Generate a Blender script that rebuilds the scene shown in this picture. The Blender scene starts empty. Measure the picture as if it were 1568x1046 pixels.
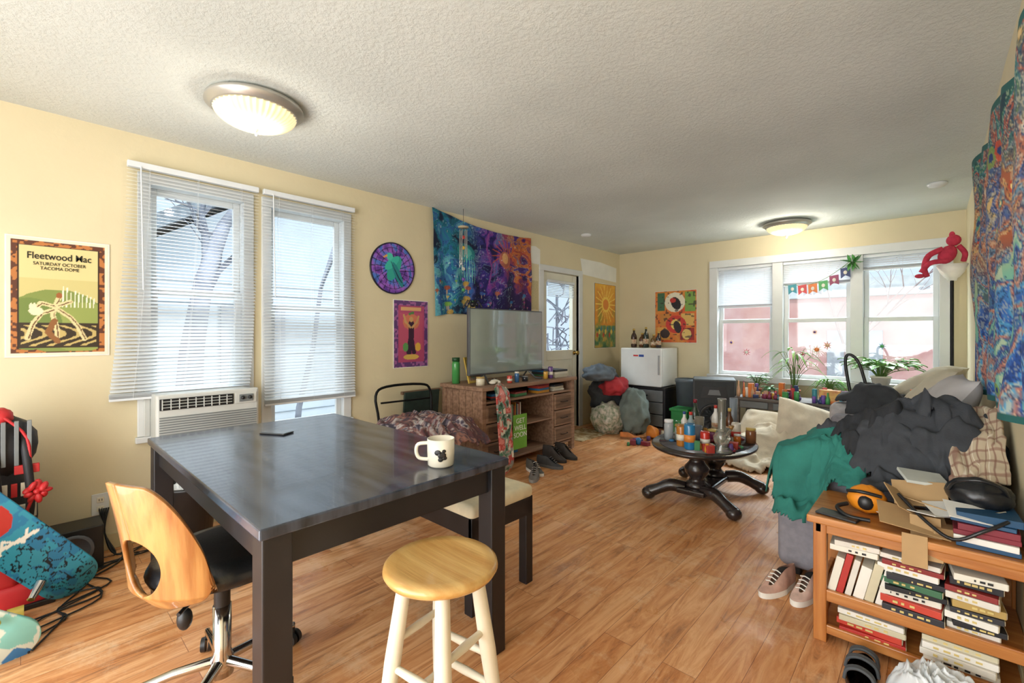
import bpy, bmesh, math, random
import numpy as np
from mathutils import Vector, Matrix, Euler, noise
pi=math.pi; sin=math.sin; cos=math.cos
random.seed(7)
# ------------------------------------------------------------------ materials
def h2(h):
    h=h.lstrip('#'); return np.array([int(h[i:i+2],16)/255 for i in (0,2,4)])
def lin(c):
    c=np.asarray(c,dtype=float); return np.where(c<=.04045,c/12.92,((c+.055)/1.055)**2.4)
_m={}
def pm(name,col,rough=.55,metal=0,var=.12,scale=6,bump=0,bscale=80,trans=0,emis=0,coat=0,stretch=(1,1,1),col2=None,bdist=.004,alpha=1):
    if name in _m: return _m[name]
    m=bpy.data.materials.new(name); m.use_nodes=True; nt=m.node_tree; N=nt.nodes; Lk=nt.links
    b=N['Principled BSDF']; tc=N.new('ShaderNodeTexCoord'); mp=N.new('ShaderNodeMapping'); mp.inputs['Scale'].default_value=stretch
    Lk.new(tc.outputs['Object'],mp.inputs['Vector'])
    nz=N.new('ShaderNodeTexNoise'); nz.inputs['Scale'].default_value=scale; nz.inputs['Detail'].default_value=5
    Lk.new(mp.outputs[0],nz.inputs['Vector'])
    rp=N.new('ShaderNodeValToRGB'); c=lin(h2(col)); 
    if col2: ca,cb=c,lin(h2(col2))
    else: ca,cb=c*(1-var),np.minimum(c*(1+var),1)
    rp.color_ramp.elements[0].position=.35; rp.color_ramp.elements[1].position=.65
    rp.color_ramp.elements[0].color=(*ca,1); rp.color_ramp.elements[1].color=(*cb,1)
    Lk.new(nz.outputs[0],rp.inputs[0]); Lk.new(rp.outputs[0],b.inputs['Base Color'])
    b.inputs['Roughness'].default_value=rough; b.inputs['Metallic'].default_value=metal
    b.inputs['Transmission Weight'].default_value=trans; b.inputs['Coat Weight'].default_value=coat
    if emis: Lk.new(rp.outputs[0],b.inputs['Emission Color']); b.inputs['Emission Strength'].default_value=emis
    if bump:
        n2=N.new('ShaderNodeTexNoise'); n2.inputs['Scale'].default_value=bscale; n2.inputs['Detail'].default_value=4
        Lk.new(mp.outputs[0],n2.inputs['Vector']); bp=N.new('ShaderNodeBump'); bp.inputs['Strength'].default_value=bump; bp.inputs['Distance'].default_value=bdist
        Lk.new(n2.outputs[0],bp.inputs['Height']); Lk.new(bp.outputs[0],b.inputs['Normal'])
    _m[name]=m; return m
def wood(name,c1,c2,rough=.4,axis=1,scale=5,coat=0):
    st=[18,18,18]; st[axis]=1.2
    return pm(name,c1,rough,0,.1,scale*.35,.15,scale*1.5,col2=c2,stretch=tuple(st),coat=coat)
def colmat(name,rough=.7,sheen=0):
    if name in _m: return _m[name]
    m=bpy.data.materials.new(name); m.use_nodes=True; nt=m.node_tree
    a=nt.nodes.new('ShaderNodeAttribute'); a.attribute_name='Col'; b=nt.nodes['Principled BSDF']
    nt.links.new(a.outputs['Color'],b.inputs['Base Color']); b.inputs['Roughness'].default_value=rough
    _m[name]=m; return m
def glassmat():
    m=bpy.data.materials.new('window_glass'); m.use_nodes=True; nt=m.node_tree; nt.nodes.clear()
    t=nt.nodes.new('ShaderNodeBsdfTransparent'); t.inputs[0].default_value=(.93,.96,.96,1)
    g=nt.nodes.new('ShaderNodeBsdfGlossy'); g.inputs['Roughness'].default_value=.03
    mx=nt.nodes.new('ShaderNodeMixShader'); mx.inputs[0].default_value=.05; o=nt.nodes.new('ShaderNodeOutputMaterial')
    nt.links.new(t.outputs[0],mx.inputs[1]); nt.links.new(g.outputs[0],mx.inputs[2]); nt.links.new(mx.outputs[0],o.inputs[0]); return m
GLASS=glassmat()
# ------------------------------------------------------------------ mesh builder
def rotm(e): return Euler(e).to_matrix().to_4x4()
class M:
    def __init__(s,name): s.n=name; s.v=[]; s.f=[]; s.fm=[]; s.fs=[]; s.mats=[]; s.xf=Matrix()
    def mi(s,m):
        if m not in s.mats: s.mats.append(m)
        return s.mats.index(m)
    def add(s,vs,fs,mat,smooth=True,m=None):
        o=len(s.v); X=s.xf@m if m is not None else s.xf
        for v in vs: s.v.append(tuple(X@Vector(v)))
        k=s.mi(mat)
        for f in fs: s.f.append(tuple(i+o for i in f)); s.fm.append(k); s.fs.append(smooth)
        return s
    def box(s,x0,x1,y0,y1,z0,z1,mat,bev=.004,rot=None,smooth=False):
        cx,cy,cz=(x0+x1)/2,(y0+y1)/2,(z0+z1)/2; dx,dy,dz=abs(x1-x0),abs(y1-y0),abs(z1-z0)
        m=Matrix.Translation((cx,cy,cz))
        if rot: m=m@rotm(rot)
        bm=bmesh.new(); bmesh.ops.create_cube(bm,size=1)
        for v in bm.verts: v.co=Vector((v.co.x*dx,v.co.y*dy,v.co.z*dz))
        if bev>0:
            b=min(bev,.45*min(dx,dy,dz)); bmesh.ops.bevel(bm,geom=list(bm.edges),offset=b,segments=4 if bev>.015 else 2,profile=.5,affect='EDGES')
        bm.verts.index_update()
        s.add([v.co[:] for v in bm.verts],[[v.index for v in f.verts] for f in bm.faces],mat,smooth or bev>.015,m); bm.free(); return s
    def cyl(s,p0,p1,r0,r1,mat,seg=16):
        return s.tube([p0,p1],[r0,r1],mat,seg)
    def tube(s,pts,r,mat,seg=8,sub=0):
        pts=[Vector(p) for p in pts]
        rs=[r]*len(pts) if not isinstance(r,(list,tuple)) else list(r)
        if sub and len(pts)>2:
            q=[];qr=[]
            for i in range(len(pts)-1):
                p0=pts[max(i-1,0)];p1=pts[i];p2=pts[i+1];p3=pts[min(i+2,len(pts)-1)]
                for k in range(sub):
                    t=k/sub; q.append(.5*((2*p1)+(p2-p0)*t+(2*p0-5*p1+4*p2-p3)*t*t+(3*p1-p0-3*p2+p3)*t**3)); qr.append(rs[i]*(1-t)+rs[i+1]*t)
            q.append(pts[-1]);qr.append(rs[-1]);pts=q;rs=qr
        vs=[];fs=[];n=len(pts); prev=None
        for i,p in enumerate(pts):
            t=(pts[min(i+1,n-1)]-pts[max(i-1,0)]); t=t.normalized() if t.length>1e-9 else Vector((0,0,1))
            if prev is None:
                a=Vector((0,0,1)) if abs(t.z)<.9 else Vector((1,0,0)); u=t.cross(a).normalized()
            else: u=(prev-t*prev.dot(t)).normalized()
            prev=u; w=t.cross(u)
            for k in range(seg):
                a=2*pi*k/seg; vs.append(p+(u*cos(a)+w*sin(a))*rs[i])
        for i in range(n-1):
            for k in range(seg):
                k2=(k+1)%seg; fs.append((i*seg+k,i*seg+k2,(i+1)*seg+k2,(i+1)*seg+k))
        s.add(vs,fs,mat,seg>4)
        s.add(vs[:seg],[tuple(range(seg))[::-1]],mat,False); s.add(vs[-seg:],[tuple(range(seg))],mat,False)
        return s
    def lathe(s,prof,c,mat,seg=24,sx=1,sy=1,m=None):
        vs=[];fs=[]
        for r,z in prof:
            for k in range(seg): a=2*pi*k/seg; vs.append((r*cos(a)*sx,r*sin(a)*sy,z))
        for i in range(len(prof)-1):
            for k in range(seg): k2=(k+1)%seg; fs.append((i*seg+k,i*seg+k2,(i+1)*seg+k2,(i+1)*seg+k))
        fs.append(tuple(range(seg))[::-1]); fs.append(tuple(range((len(prof)-1)*seg,len(prof)*seg)))
        mm=Matrix.Translation(c)
        if m is not None: mm=mm@m
        return s.add(vs,fs,mat,True,mm)
    def ell(s,c,r,mat,rot=None,seg=16,nz=0,nf=3):
        vs=[];fs=[];R=seg//2
        for i in range(R+1):
            for k in range(seg):
                a=2*pi*k/seg; b=pi*i/R; p=Vector((sin(b)*cos(a),sin(b)*sin(a),cos(b)))
                if nz: p*=1+nz*noise.noise(p*nf+Vector(c)*3)
                vs.append((p.x*r[0],p.y*r[1],p.z*r[2]))
        for i in range(R):
            for k in range(seg): k2=(k+1)%seg; fs.append((i*seg+k,(i+1)*seg+k,(i+1)*seg+k2,i*seg+k2))
        m=Matrix.Translation(c)
        if rot: m=m@rotm(rot)
        return s.add(vs,fs,mat,True,m)
    def prism(s,pts,vec,mat):
        n=len(pts); v=Vector(vec); vs=[Vector(p) for p in pts]; vs+= [p+v for p in vs]
        fs=[tuple(range(n))[::-1],tuple(range(n,2*n))]+[(i,(i+1)%n,n+(i+1)%n,n+i) for i in range(n)]
        return s.add(vs,fs,mat,False)
    def grid(s,fn,nu,nv,mat,skip=None,smooth=True):
        vs=[fn(i/nu,j/nv) for j in range(nv+1) for i in range(nu+1)]
        fs=[(j*(nu+1)+i,j*(nu+1)+i+1,(j+1)*(nu+1)+i+1,(j+1)*(nu+1)+i) for j in range(nv) for i in range(nu) if not(skip and skip((i+.5)/nu,(j+.5)/nv))]
        return s.add(vs,fs,mat,smooth)
    def done(s,parent=None,solid=0,subs=0,org=True):
        me=bpy.data.meshes.new(s.n)
        a=np.array(s.v); o=(a.min(0)+a.max(0))/2; o[2]=a[:,2].min()
        if not org: o=np.zeros(3)
        me.from_pydata((a-o).tolist(),[],s.f)
        for m in s.mats: me.materials.append(m)
        me.polygons.foreach_set('material_index',s.fm); me.polygons.foreach_set('use_smooth',s.fs); me.update()
        ob=bpy.data.objects.new(s.n,me); ob.location=o; bpy.context.collection.objects.link(ob)
        if solid: md=ob.modifiers.new('thick','SOLIDIFY'); md.thickness=solid; md.offset=0
        if subs: md=ob.modifiers.new('sub','SUBSURF'); md.levels=subs; md.render_levels=subs
        if parent: par(ob,parent)
        return ob
def empty(name,loc):
    e=bpy.data.objects.new(name,None); e.empty_display_size=.1; e.location=loc; bpy.context.collection.objects.link(e); return e
def par(ob,p):
    ob.parent=p; ob.matrix_parent_inverse=Matrix.Translation(p.location).inverted()
# ------------------------------------------------------------------ painting (numpy canvases -> vertex colours)
def vnoise(x,y,f,seed=0):
    rs=np.random.RandomState(seed); g=rs.rand(64,64); X=x*f;Y=y*f; xi=np.floor(X).astype(int);yi=np.floor(Y).astype(int); fx=X-xi;fy=Y-yi
    fx=fx*fx*(3-2*fx);fy=fy*fy*(3-2*fy); G=lambda a,b:g[b%64,a%64]
    return (G(xi,yi)*(1-fx)+G(xi+1,yi)*fx)*(1-fy)+(G(xi,yi+1)*(1-fx)+G(xi+1,yi+1)*fx)*fy
def fbm(x,y,f,seed=0,o=4):
    t=0;a=.5
    for i in range(o): t=t+a*vnoise(x,y,f*2**i,seed+i*7); a*=.5
    return t/(1-.5**o)
def ramp(t,cols):
    cs=np.array([h2(q) for q in cols]); t=np.clip(t,0,.9999)*(len(cs)-1); i=t.astype(int); f=(t-i)[...,None]; return cs[i]*(1-f)+cs[np.minimum(i+1,len(cs)-1)]*f
class Cv:
    def __init__(s,A,res=150,bg='#ffffff'):
        s.A=A; s.h=res; s.w=int(res*A); s.x,s.y=np.meshgrid((np.arange(s.w)+.5)/s.w*A,(np.arange(s.h)+.5)/s.h); s.a=np.zeros((s.h,s.w,3))+h2(bg)
    def put(s,mask,col,al=1):
        c=h2(col) if isinstance(col,str) else col
        if getattr(c,'ndim',1)==3: s.a[mask]=s.a[mask]*(1-al)+c[mask]*al
        else: s.a[mask]=s.a[mask]*(1-al)+c*al
        return s
    def ell(s,cx,cy,rx,ry,col,rot=0,al=1):
        dx=s.x-cx;dy=s.y-cy; u=dx*cos(rot)+dy*sin(rot); v=-dx*sin(rot)+dy*cos(rot); return s.put((u/rx)**2+(v/ry)**2<1,col,al)
    def rect(s,x0,y0,x1,y1,col,al=1): return s.put((s.x>x0)&(s.x<x1)&(s.y>y0)&(s.y<y1),col,al)
    def line(s,pts,w,col):
        m=np.zeros(s.x.shape,bool)
        for (ax,ay),(bx,by) in zip(pts[:-1],pts[1:]):
            L=max((bx-ax)**2+(by-ay)**2,1e-9); t=np.clip(((s.x-ax)*(bx-ax)+(s.y-ay)*(by-ay))/L,0,1); m|=(s.x-ax-t*(bx-ax))**2+(s.y-ay-t*(by-ay))**2<w*w
        return s.put(m,col)
    def samp(s,u,v):
        i=np.clip((u*s.w).astype(int),0,s.w-1); j=np.clip((v*s.h).astype(int),0,s.h-1); return s.a[j,i]
def painted(name,fn,nu,nv,cv,mat,parent=None,solid=0,uvf=None,skip=None):
    """surface fn(u,v)->xyz with vertex colours sampled from canvas"""
    U,V=np.meshgrid(np.linspace(0,1,nu+1),np.linspace(0,1,nv+1)); U=U.ravel();V=V.ravel()
    vs=[fn(u,v) for u,v in zip(U,V)]
    a=np.array([tuple(p) for p in vs]); o=(a.min(0)+a.max(0))/2; o[2]=a[:,2].min()
    fs=[(j*(nu+1)+i,j*(nu+1)+i+1,(j+1)*(nu+1)+i+1,(j+1)*(nu+1)+i) for j in range(nv) for i in range(nu)]
    me=bpy.data.meshes.new(name); me.from_pydata((a-o).tolist(),[],fs)
    uu,vv=uvf(U,V) if uvf else (U,V)
    c=lin(cv.samp(uu,vv)); ca=me.color_attributes.new('Col','FLOAT_COLOR','POINT'); ca.data.foreach_set('color',np.hstack([c,np.ones((len(c),1))]).astype(np.float32).ravel())
    me.materials.append(mat); me.polygons.foreach_set('use_smooth',[True]*len(fs)); me.update()
    ob=bpy.data.objects.new(name,me); ob.location=o; bpy.context.collection.objects.link(ob)
    if solid: md=ob.modifiers.new('thick','SOLIDIFY'); md.thickness=solid; md.offset=-1
    if parent: par(ob,parent)
    return ob
def text(body,loc,rot,size,mat,parent=None,name='lettering',align='CENTER',sx=1,bold=0):
    cu=bpy.data.curves.new(name,'FONT'); cu.body=body; cu.size=size; cu.align_x=align; cu.extrude=.0006; cu.offset=bold; cu.materials.append(mat)
    o=bpy.data.objects.new(name,cu); o.location=loc; o.rotation_euler=rot; o.scale=(sx,1,1); bpy.context.collection.objects.link(o)
    if parent: par(o,parent)
    return o
RL=(pi/2,0,pi/2)   # text facing +X (left wall)
PRINT=colmat('printed_paper',.45); CLOTHP=colmat('printed_cloth',.9); DECKP=colmat('printed_deck',.3)
white=pm('white_vinyl','#d6d9d9',.35,var=.03); blindm=pm('blind_slat','#dde2e6',.45,var=.03)
XL=-3.47; YB=6.13; XR=.23; YR=-2.2; ZC=2.42
# ------------------------------------------------------------------ shell
def nodes_floor():
    m=bpy.data.materials.new('laminate_floor'); m.use_nodes=True; nt=m.node_tree; N=nt.nodes; L=nt.links; b=N['Principled BSDF']
    tc=N.new('ShaderNodeTexCoord'); mp=N.new('ShaderNodeMapping'); mp.inputs['Rotation'].default_value=(0,0,pi/2); L.new(tc.outputs['Object'],mp.inputs[0])
    def brick(c1,c2,c3,ms):
        br=N.new('ShaderNodeTexBrick'); br.offset=.37; br.inputs['Scale'].default_value=1; br.inputs['Brick Width'].default_value=1.2; br.inputs['Row Height'].default_value=.125; br.inputs['Mortar Size'].default_value=ms; br.inputs['Mortar Smooth'].default_value=.3; br.inputs['Bias'].default_value=-.1
        br.inputs['Color1'].default_value=(*c1,1); br.inputs['Color2'].default_value=(*c2,1); br.inputs['Mortar'].default_value=(*c3,1); L.new(mp.outputs[0],br.inputs[0]); return br
    br=brick(lin(h2('#d79a64')),lin(h2('#eebd8c')),lin(h2('#8a5632')),.0011)
    b2=brick((0,0,0),(9,3,0),(0,0,0),0)
    m2=N.new('ShaderNodeMapping'); m2.inputs['Scale'].default_value=(9,1.0,1); L.new(tc.outputs['Object'],m2.inputs[0])
    va=N.new('ShaderNodeVectorMath'); va.operation='ADD'; L.new(m2.outputs[0],va.inputs[0]); L.new(b2.outputs['Color'],va.inputs[1])
    nz=N.new('ShaderNodeTexNoise'); nz.inputs['Scale'].default_value=1.7; nz.inputs['Detail'].default_value=9; nz.inputs['Roughness'].default_value=.7; nz.inputs['Distortion'].default_value=1.6; L.new(va.outputs[0],nz.inputs[0])
    r=N.new('ShaderNodeValToRGB'); e=r.color_ramp.elements; e[0].position=.32;e[0].color=(.24,.12,.06,1); e[1].position=.60;e[1].color=(1,1,1,1); x=e.new(.45); x.color=(.74,.54,.37,1); L.new(nz.outputs[0],r.inputs[0])
    mx=N.new('ShaderNodeMix'); mx.data_type='RGBA'; mx.blend_type='MULTIPLY'; mx.inputs[0].default_value=.78; L.new(br.outputs['Color'],mx.inputs[6]); L.new(r.outputs[0],mx.inputs[7])
    ns=N.new('ShaderNodeTexNoise'); ns.inputs['Scale'].default_value=2.6; ns.inputs['Detail'].default_value=12; ns.inputs['Roughness'].default_value=.82; L.new(tc.outputs['Object'],ns.inputs[0])
    rs=N.new('ShaderNodeMapRange'); rs.inputs[1].default_value=.52; rs.inputs[2].default_value=.68; rs.inputs[3].default_value=0; rs.inputs[4].default_value=.7; L.new(ns.outputs[0],rs.inputs[0])
    m3=N.new('ShaderNodeMix'); m3.data_type='RGBA'; L.new(rs.outputs[0],m3.inputs[0]); L.new(mx.outputs[2],m3.inputs[6]); m3.inputs[7].default_value=(*lin(h2('#e6c8a4')),1)
    L.new(m3.outputs[2],b.inputs['Base Color'])
    nr=N.new('ShaderNodeTexNoise'); nr.inputs['Scale'].default_value=4; nr.inputs['Detail'].default_value=8; L.new(tc.outputs['Object'],nr.inputs[0]); mr=N.new('ShaderNodeMapRange'); mr.inputs[1].default_value=.35; mr.inputs[2].default_value=.65; mr.inputs[3].default_value=.26; mr.inputs[4].default_value=.6; L.new(nr.outputs[0],mr.inputs[0]); L.new(mr.outputs[0],b.inputs['Roughness'])
    bp=N.new('ShaderNodeBump'); bp.inputs['Strength'].default_value=.12; bp.inputs['Distance'].default_value=.002; L.new(nz.outputs[0],bp.inputs['Height']); L.new(bp.outputs[0],b.inputs['Normal'])
    return m
def nodes_ceiling():
    m=bpy.data.materials.new('textured_ceiling'); m.use_nodes=True; nt=m.node_tree; N=nt.nodes; L=nt.links; b=N['Principled BSDF']
    tc=N.new('ShaderNodeTexCoord'); n1=N.new('ShaderNodeTexNoise'); n1.inputs['Scale'].default_value=46; n1.inputs['Detail'].default_value=6; n1.inputs['Roughness'].default_value=.7; L.new(tc.outputs['Object'],n1.inputs[0])
    r1=N.new('ShaderNodeValToRGB'); r1.color_ramp.elements[0].position=.42; r1.color_ramp.elements[1].position=.66; L.new(n1.outputs[0],r1.inputs[0])
    n2=N.new('ShaderNodeTexNoise'); n2.inputs['Scale'].default_value=1.2; n2.inputs['Detail'].default_value=3; L.new(tc.outputs['Object'],n2.inputs[0])
    r2=N.new('ShaderNodeValToRGB'); r2.color_ramp.elements[0].position=.3; r2.color_ramp.elements[1].position=.7; r2.color_ramp.elements[0].color=(*lin(h2('#ccd1cc')),1); r2.color_ramp.elements[1].color=(*lin(h2('#dce1dc')),1); L.new(n2.outputs[0],r2.inputs[0])
    L.new(r2.outputs[0],b.inputs['Base Color']); b.inputs['Roughness'].default_value=.85
    bp=N.new('ShaderNodeBump'); bp.inputs['Strength'].default_value=.5; bp.inputs['Distance'].default_value=.005; L.new(r1.outputs[0],bp.inputs['Height']); L.new(bp.outputs[0],b.inputs['Normal'])
    return m
wallm=pm('cream_wall_paint','#d7cba9',.6,var=.04,scale=1.5,bump=.12,bscale=25,bdist=.01)
FLOORM=nodes_floor(); CEILM=nodes_ceiling()
M('floor').box(XL-.15,XR+.1,YR-.1,YB+.15,-.1,0,FLOORM,0).done(org=False)
M('ceiling').box(XL-.15,XR+.1,YR-.1,YB+.15,ZC,ZC+.1,CEILM,0).done(org=False)
def wall_holes(name,a0,a1,holes,mk):
    w=M(name); cur=a0
    for (h0,h1,z0,z1) in sorted(holes):
        mk(w,cur,h0,0,ZC); 
        if z0>0: mk(w,h0,h1,0,z0)
        mk(w,h0,h1,z1,ZC); cur=h1
    mk(w,cur,a1,0,ZC); return w.done(org=False)
LW=[(.50,1.07,.62,2.17),(1.18,1.79,.56,2.17),(4.30,5.05,0,2.0)]
wall_holes('wall_left',YR,YB,LW,lambda w,a,b,z0,z1:w.box(XL-.15,XL,a,b,z0,z1,wallm,0))
BW=[(-2.07,.06,.70,2.10)]
wall_holes('wall_back',XL-.15,XR+.1,BW,lambda w,a,b,z0,z1:w.box(a,b,YB,YB+.15,z0,z1,wallm,0))
M('wall_right').box(XR,XR+.1,YR,YB,0,ZC,wallm,0).done(org=False)
M('wall_rear').box(XL-.15,XR+.1,YR-.1,YR,0,ZC,wallm,0).done(org=False)
bb=pm('cream_trim_paint','#cfc298',.45,var=.03)
M('baseboard_left').box(XL,XL+.012,YR,4.22,0,.09,bb).box(XL,XL+.012,5.13,YB,0,.09,bb).done()
M('baseboard_back').box(XL,XR,YB-.012,YB,0,.09,bb).done()
M('baseboard_right').box(XR-.012,XR,YR,YB,0,.09,bb).done()
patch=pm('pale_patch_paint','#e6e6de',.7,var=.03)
M('pale_wall_patches').prism([(XL+.002,4.05,2.06),(XL+.002,4.24,2.06),(XL+.002,4.24,2.24),(XL+.002,4.15,2.27),(XL+.002,4.05,2.26)],(.002,0,0),patch).prism([(XL+.002,5.14,2.03),(XL+.002,6.02,1.99),(XL+.002,6.03,2.2),(XL+.002,5.6,2.24),(XL+.002,5.09,2.24)],(.002,0,0),patch).done()  # flat patches of lighter paint on the left wall
# windows ---------------------------------------------------------
def win_left(name,y0,y1,z0,z1,rail):
    w=M(name); x0,x1=XL-.13,XL+.012
    t=.035
    w.box(x0,x1,y0-.03,y0+t,z0+.001,z1-t,white).box(x0,x1,y1-t,y1+.03,z0+.001,z1-t,white).box(x0,x1,y0-.03,y1+.03,z1-t+.0005,z1+.03,white)
    w.box(x0,XL+.03,y0-.04,y1+.04,z0-.035,z0+.0,white)
    for (a,b,x) in ((rail-.02,z1-t,XL-.1),(z0,rail+.02,XL-.065)):
        w.box(x,x+.03,y0+t,y0+t+.04,a,b,white).box(x,x+.03,y1-t-.04,y1-t,a,b,white).box(x,x+.03,y0+t+.04,y1-t-.04,b-.04,b,white).box(x,x+.03,y0+t+.04,y1-t-.04,a,a+.04,white)
        w.box(x+.012,x+.016,y0+t+.03,y1-t-.03,a+.03,b-.03,GLASS,0)
    return w.done()
win_left('window_1',.50,1.07,.62,2.17,1.50); win_left('window_2',1.18,1.79,.56,2.17,1.42)
w=M('window_3')
X0,X1,Z0,Z1=-2.07,.06,.70,2.10
w.box(X0-.08,X0+.02,YB-.02,YB+.14,Z0+.011,Z1-.021,white).box(X1-.02,X1+.08,YB-.02,YB+.14,Z0+.011,Z1-.021,white).box(X0-.08,X1+.08,YB-.02,YB+.14,Z1-.02,Z1+.07,white).box(X0-.1,X1+.1,YB-.06,YB+.14,Z0-.06,Z0+.01,white)
for xm in (-1.365,-.61): w.box(xm-.055,xm+.055,YB-.01,YB+.14,Z0+.011,Z1-.021,white)
for a,b in ((-2.05,-1.42),(-1.31,-.665),(-.555,.04)):
    for (p,q,y) in ((1.37,Z1-.02,YB+.10),(Z0+.01,1.41,YB+.07)):
        w.box(a,a+.045,y-.015,y+.015,p,q,white).box(b-.045,b,y-.015,y+.015,p,q,white).box(a+.045,b-.045,y-.015,y+.015,q-.045,q,white).box(a+.045,b-.045,y-.015,y+.015,p,p+.045,white)
        w.box(a+.03,b-.03,y-.002,y+.002,p+.03,q-.03,GLASS,0)
w.done()
def blind(name,along,a0,a1,ztop,zbot,pos,sway=0,t0=.35,t1=.35):
    b=M(name); 
    def bx(a,b_,d0,d1,z0,z1,rt=0,bev=.001):
        if along=='Y': b.box(pos+d0,pos+d1,a,b_,z0,z1,blindm,bev,rot=(0,rt,0) if rt else None)
        else: b.box(a,b_,pos-d1,pos-d0,z0,z1,blindm,bev,rot=(rt,0,0) if rt else None)
    bx(a0,a1,0,.035,ztop-.035,ztop,0,.003)
    H=ztop-.05-zbot; n=int(H/.0215)
    for i in range(n):
        z=ztop-.05-i*.0215; t=(i/n)**1.6; off=-sway*t
        bx(a0+off,a1+off*.7,.004,.030,z-.0005,z+.0007,t0+(t1-t0)*max(0,min(1,(i/n-.35)*3)),0)
    for k in range(8): bx(a0-sway,a1-sway*.7,.004,.030,zbot+.004+k*.003,zbot+.005+k*.003,0,0)
    bx(a0-sway,a1-sway*.7,.006,.028,zbot-.012,zbot+.002,0,.002)
    for f in (.15,.5,.85):
        p0=a0+(a1-a0)*f
        P=[(p0-sway*t**1.6,ztop-.03-(ztop-.03-zbot)*t) for t in (0,.25,.5,.75,1)]
        for d in (.002,.032):
            b.tube([((pos+d,a,z) if along=='Y' else (a,pos-d,z)) for a,z in P],.0009,blindm,4)
    if along=='Y': b.tube([(pos+.04,a0+.06,ztop-.03),(pos+.045,a0+.07,ztop-.75)],.004,blindm,6)
    b.done()
blind('window_blind','Y',.42,1.12,2.245,.86,XL+.02,.08,.25,.6)
blind('window_blind','Y',1.15,1.83,2.245,.74,XL+.02,-.01,.25,.6)
blind('window_blind','X',-2.05,-1.42,2.08,1.57,YB+.055,0,.9,.9)
blind('window_blind','X',-1.31,-.665,2.08,1.80,YB+.055,0,.9,.9)
blind('window_blind','X',-.555,.04,2.08,1.92,YB+.055,0,.9,.9)
# door
doorm=pm('painted_door','#dcd9c8',.45,var=.04)
d=M('door_1'); dx=XL-.07
d.box(XL-.14,XL+.015,4.22,4.30,0,2.0,white).box(XL-.14,XL+.015,5.05,5.13,0,2.0,white).box(XL-.14,XL+.015,4.22,5.13,2.0005,2.07,white)
d.box(dx,dx+.045,4.31,4.40,0.01,1.99,doorm).box(dx,dx+.045,4.95,5.04,.01,1.99,doorm).box(dx,dx+.045,4.40,4.95,1.88,1.99,doorm).box(dx,dx+.045,4.40,4.95,.9,1.02,doorm).box(dx+.008,dx+.035,4.40,4.95,.01,.9,doorm)
d.box(dx,dx+.05,4.47,4.88,.12,.82,doorm,.01).box(dx+.02,dx+.024,4.40,4.95,1.02,1.88,GLASS,0)
brass=pm('brass','#a98a4a',.3,1)
d.lathe([(.0,0),(.028,0),(.028,.01),(.012,.014),(.012,.04),(.028,.05),(.026,.07),(.0,.075)],(dx+.045,4.98,.98),brass,16,m=rotm((0,pi/2,0)))
for i in range(9): d.box(dx+.05,dx+.075,4.40,4.95,1.70+i*.02,1.702+i*.02,blindm,0,rot=(0,.5,0))
d.box(dx+.05,dx+.08,4.40,4.95,1.87,1.90,blindm)
d.done()
# AC ---------------------------------------------------------------
acm=pm('air_conditioner_plastic','#c4c6c2',.45,var=.04); dark=pm('dark_plastic','#1c1d1f',.4,var=.1); grille=pm('grille_grey','#74797a',.5)
a=M('window_air_conditioner')
a.box(-3.60,-3.22,.53,1.03,.60,.88,acm,.01).box(-3.225,-3.195,.515,1.045,.595,.89,acm,.012)
for i in range(11): a.box(-3.196,-3.188,.53,1.03,.615+i*.014,.621+i*.014,grille,.001)
a.box(-3.196,-3.190,.53,.90,.80,.865,dark,.003)
for i in range(9): a.box(-3.191,-3.184,.54+i*.04,.545+i*.04,.803,.862,acm,.001)
for i in range(3): a.box(-3.192,-3.183,.54,.89,.815+i*.017,.818+i*.017,acm,.001)
a.box(-3.196,-3.190,.91,1.03,.80,.865,acm,.003)
a.box(-3.191,-3.186,.93,1.01,.81,.855,grille,.002)
a.lathe([(0,0),(.012,0),(.01,.012),(0,.012)],(-3.188,.95,.835),dark,12,m=rotm((0,pi/2,0))).lathe([(0,0),(.012,0),(.01,.012),(0,.012)],(-3.188,.99,.835),dark,12,m=rotm((0,pi/2,0)))
a.box(XL-.06,XL+.02,.50,.53,.62,.9,acm).box(XL-.06,XL+.02,1.03,1.07,.62,.9,acm)
a.done()
# ------------------------------------------------------------------ exterior
snow=pm('exterior_ground','#a9adb0',.9,var=.12,scale=.8)
M('exterior_ground').box(-20,12,-10,24,-.75,-.62,snow,0).done()
brick=pm('painted_brick_facade','#c4928c',.8,col2='#d3aaa4',scale=2.5,bump=.2,bscale=20)
e=M('neighbour_brick_building'); e.box(-7,6,12.6,14,-.62,2.05,brick,.01).box(-7,6,12.5,14,2.05,2.45,pm('cornice_white','#c9cccd',.7),.02)
for k in range(3): e.box(-6.0+k*4.2,-5.0+k*4.2,12.57,12.62,.2,1.3,pm('pale_window','#a3a6ae',.2),.01)
e.done()
sid=pm('white_siding','#c2cad2',.7,var=.04,scale=3); rf=pm('roof_shingle','#8d969e',.85,var=.2,scale=12)
e=M('neighbour_house')
e.box(-13,-8.5,.8,8.0,-.62,2.3,sid,.01)
for i in range(16): e.box(-8.5,-8.48,.8,8.0,-.5+i*.17,-.49+i*.17,rf,.001)
e.prism([(-8.5,.8,2.3),(-8.5,8.0,2.3),(-8.5,4.4,4.6)],(-4.5,0,0),sid)
e.prism([(-8.3,.4,2.15),(-8.3,4.4,4.75),(-8.3,4.4,4.93),(-8.3,.25,2.3)],(-4.7,0,0),rf).prism([(-8.3,8.4,2.15),(-8.3,4.4,4.75),(-8.3,4.4,4.93),(-8.3,8.5,2.3)],(-4.7,0,0),rf)
e.box(-8.5,-8.45,2.2,3.2,.4,1.7,pm('pale_window','#a3a6ae',.2),.01)
e.done()
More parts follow.
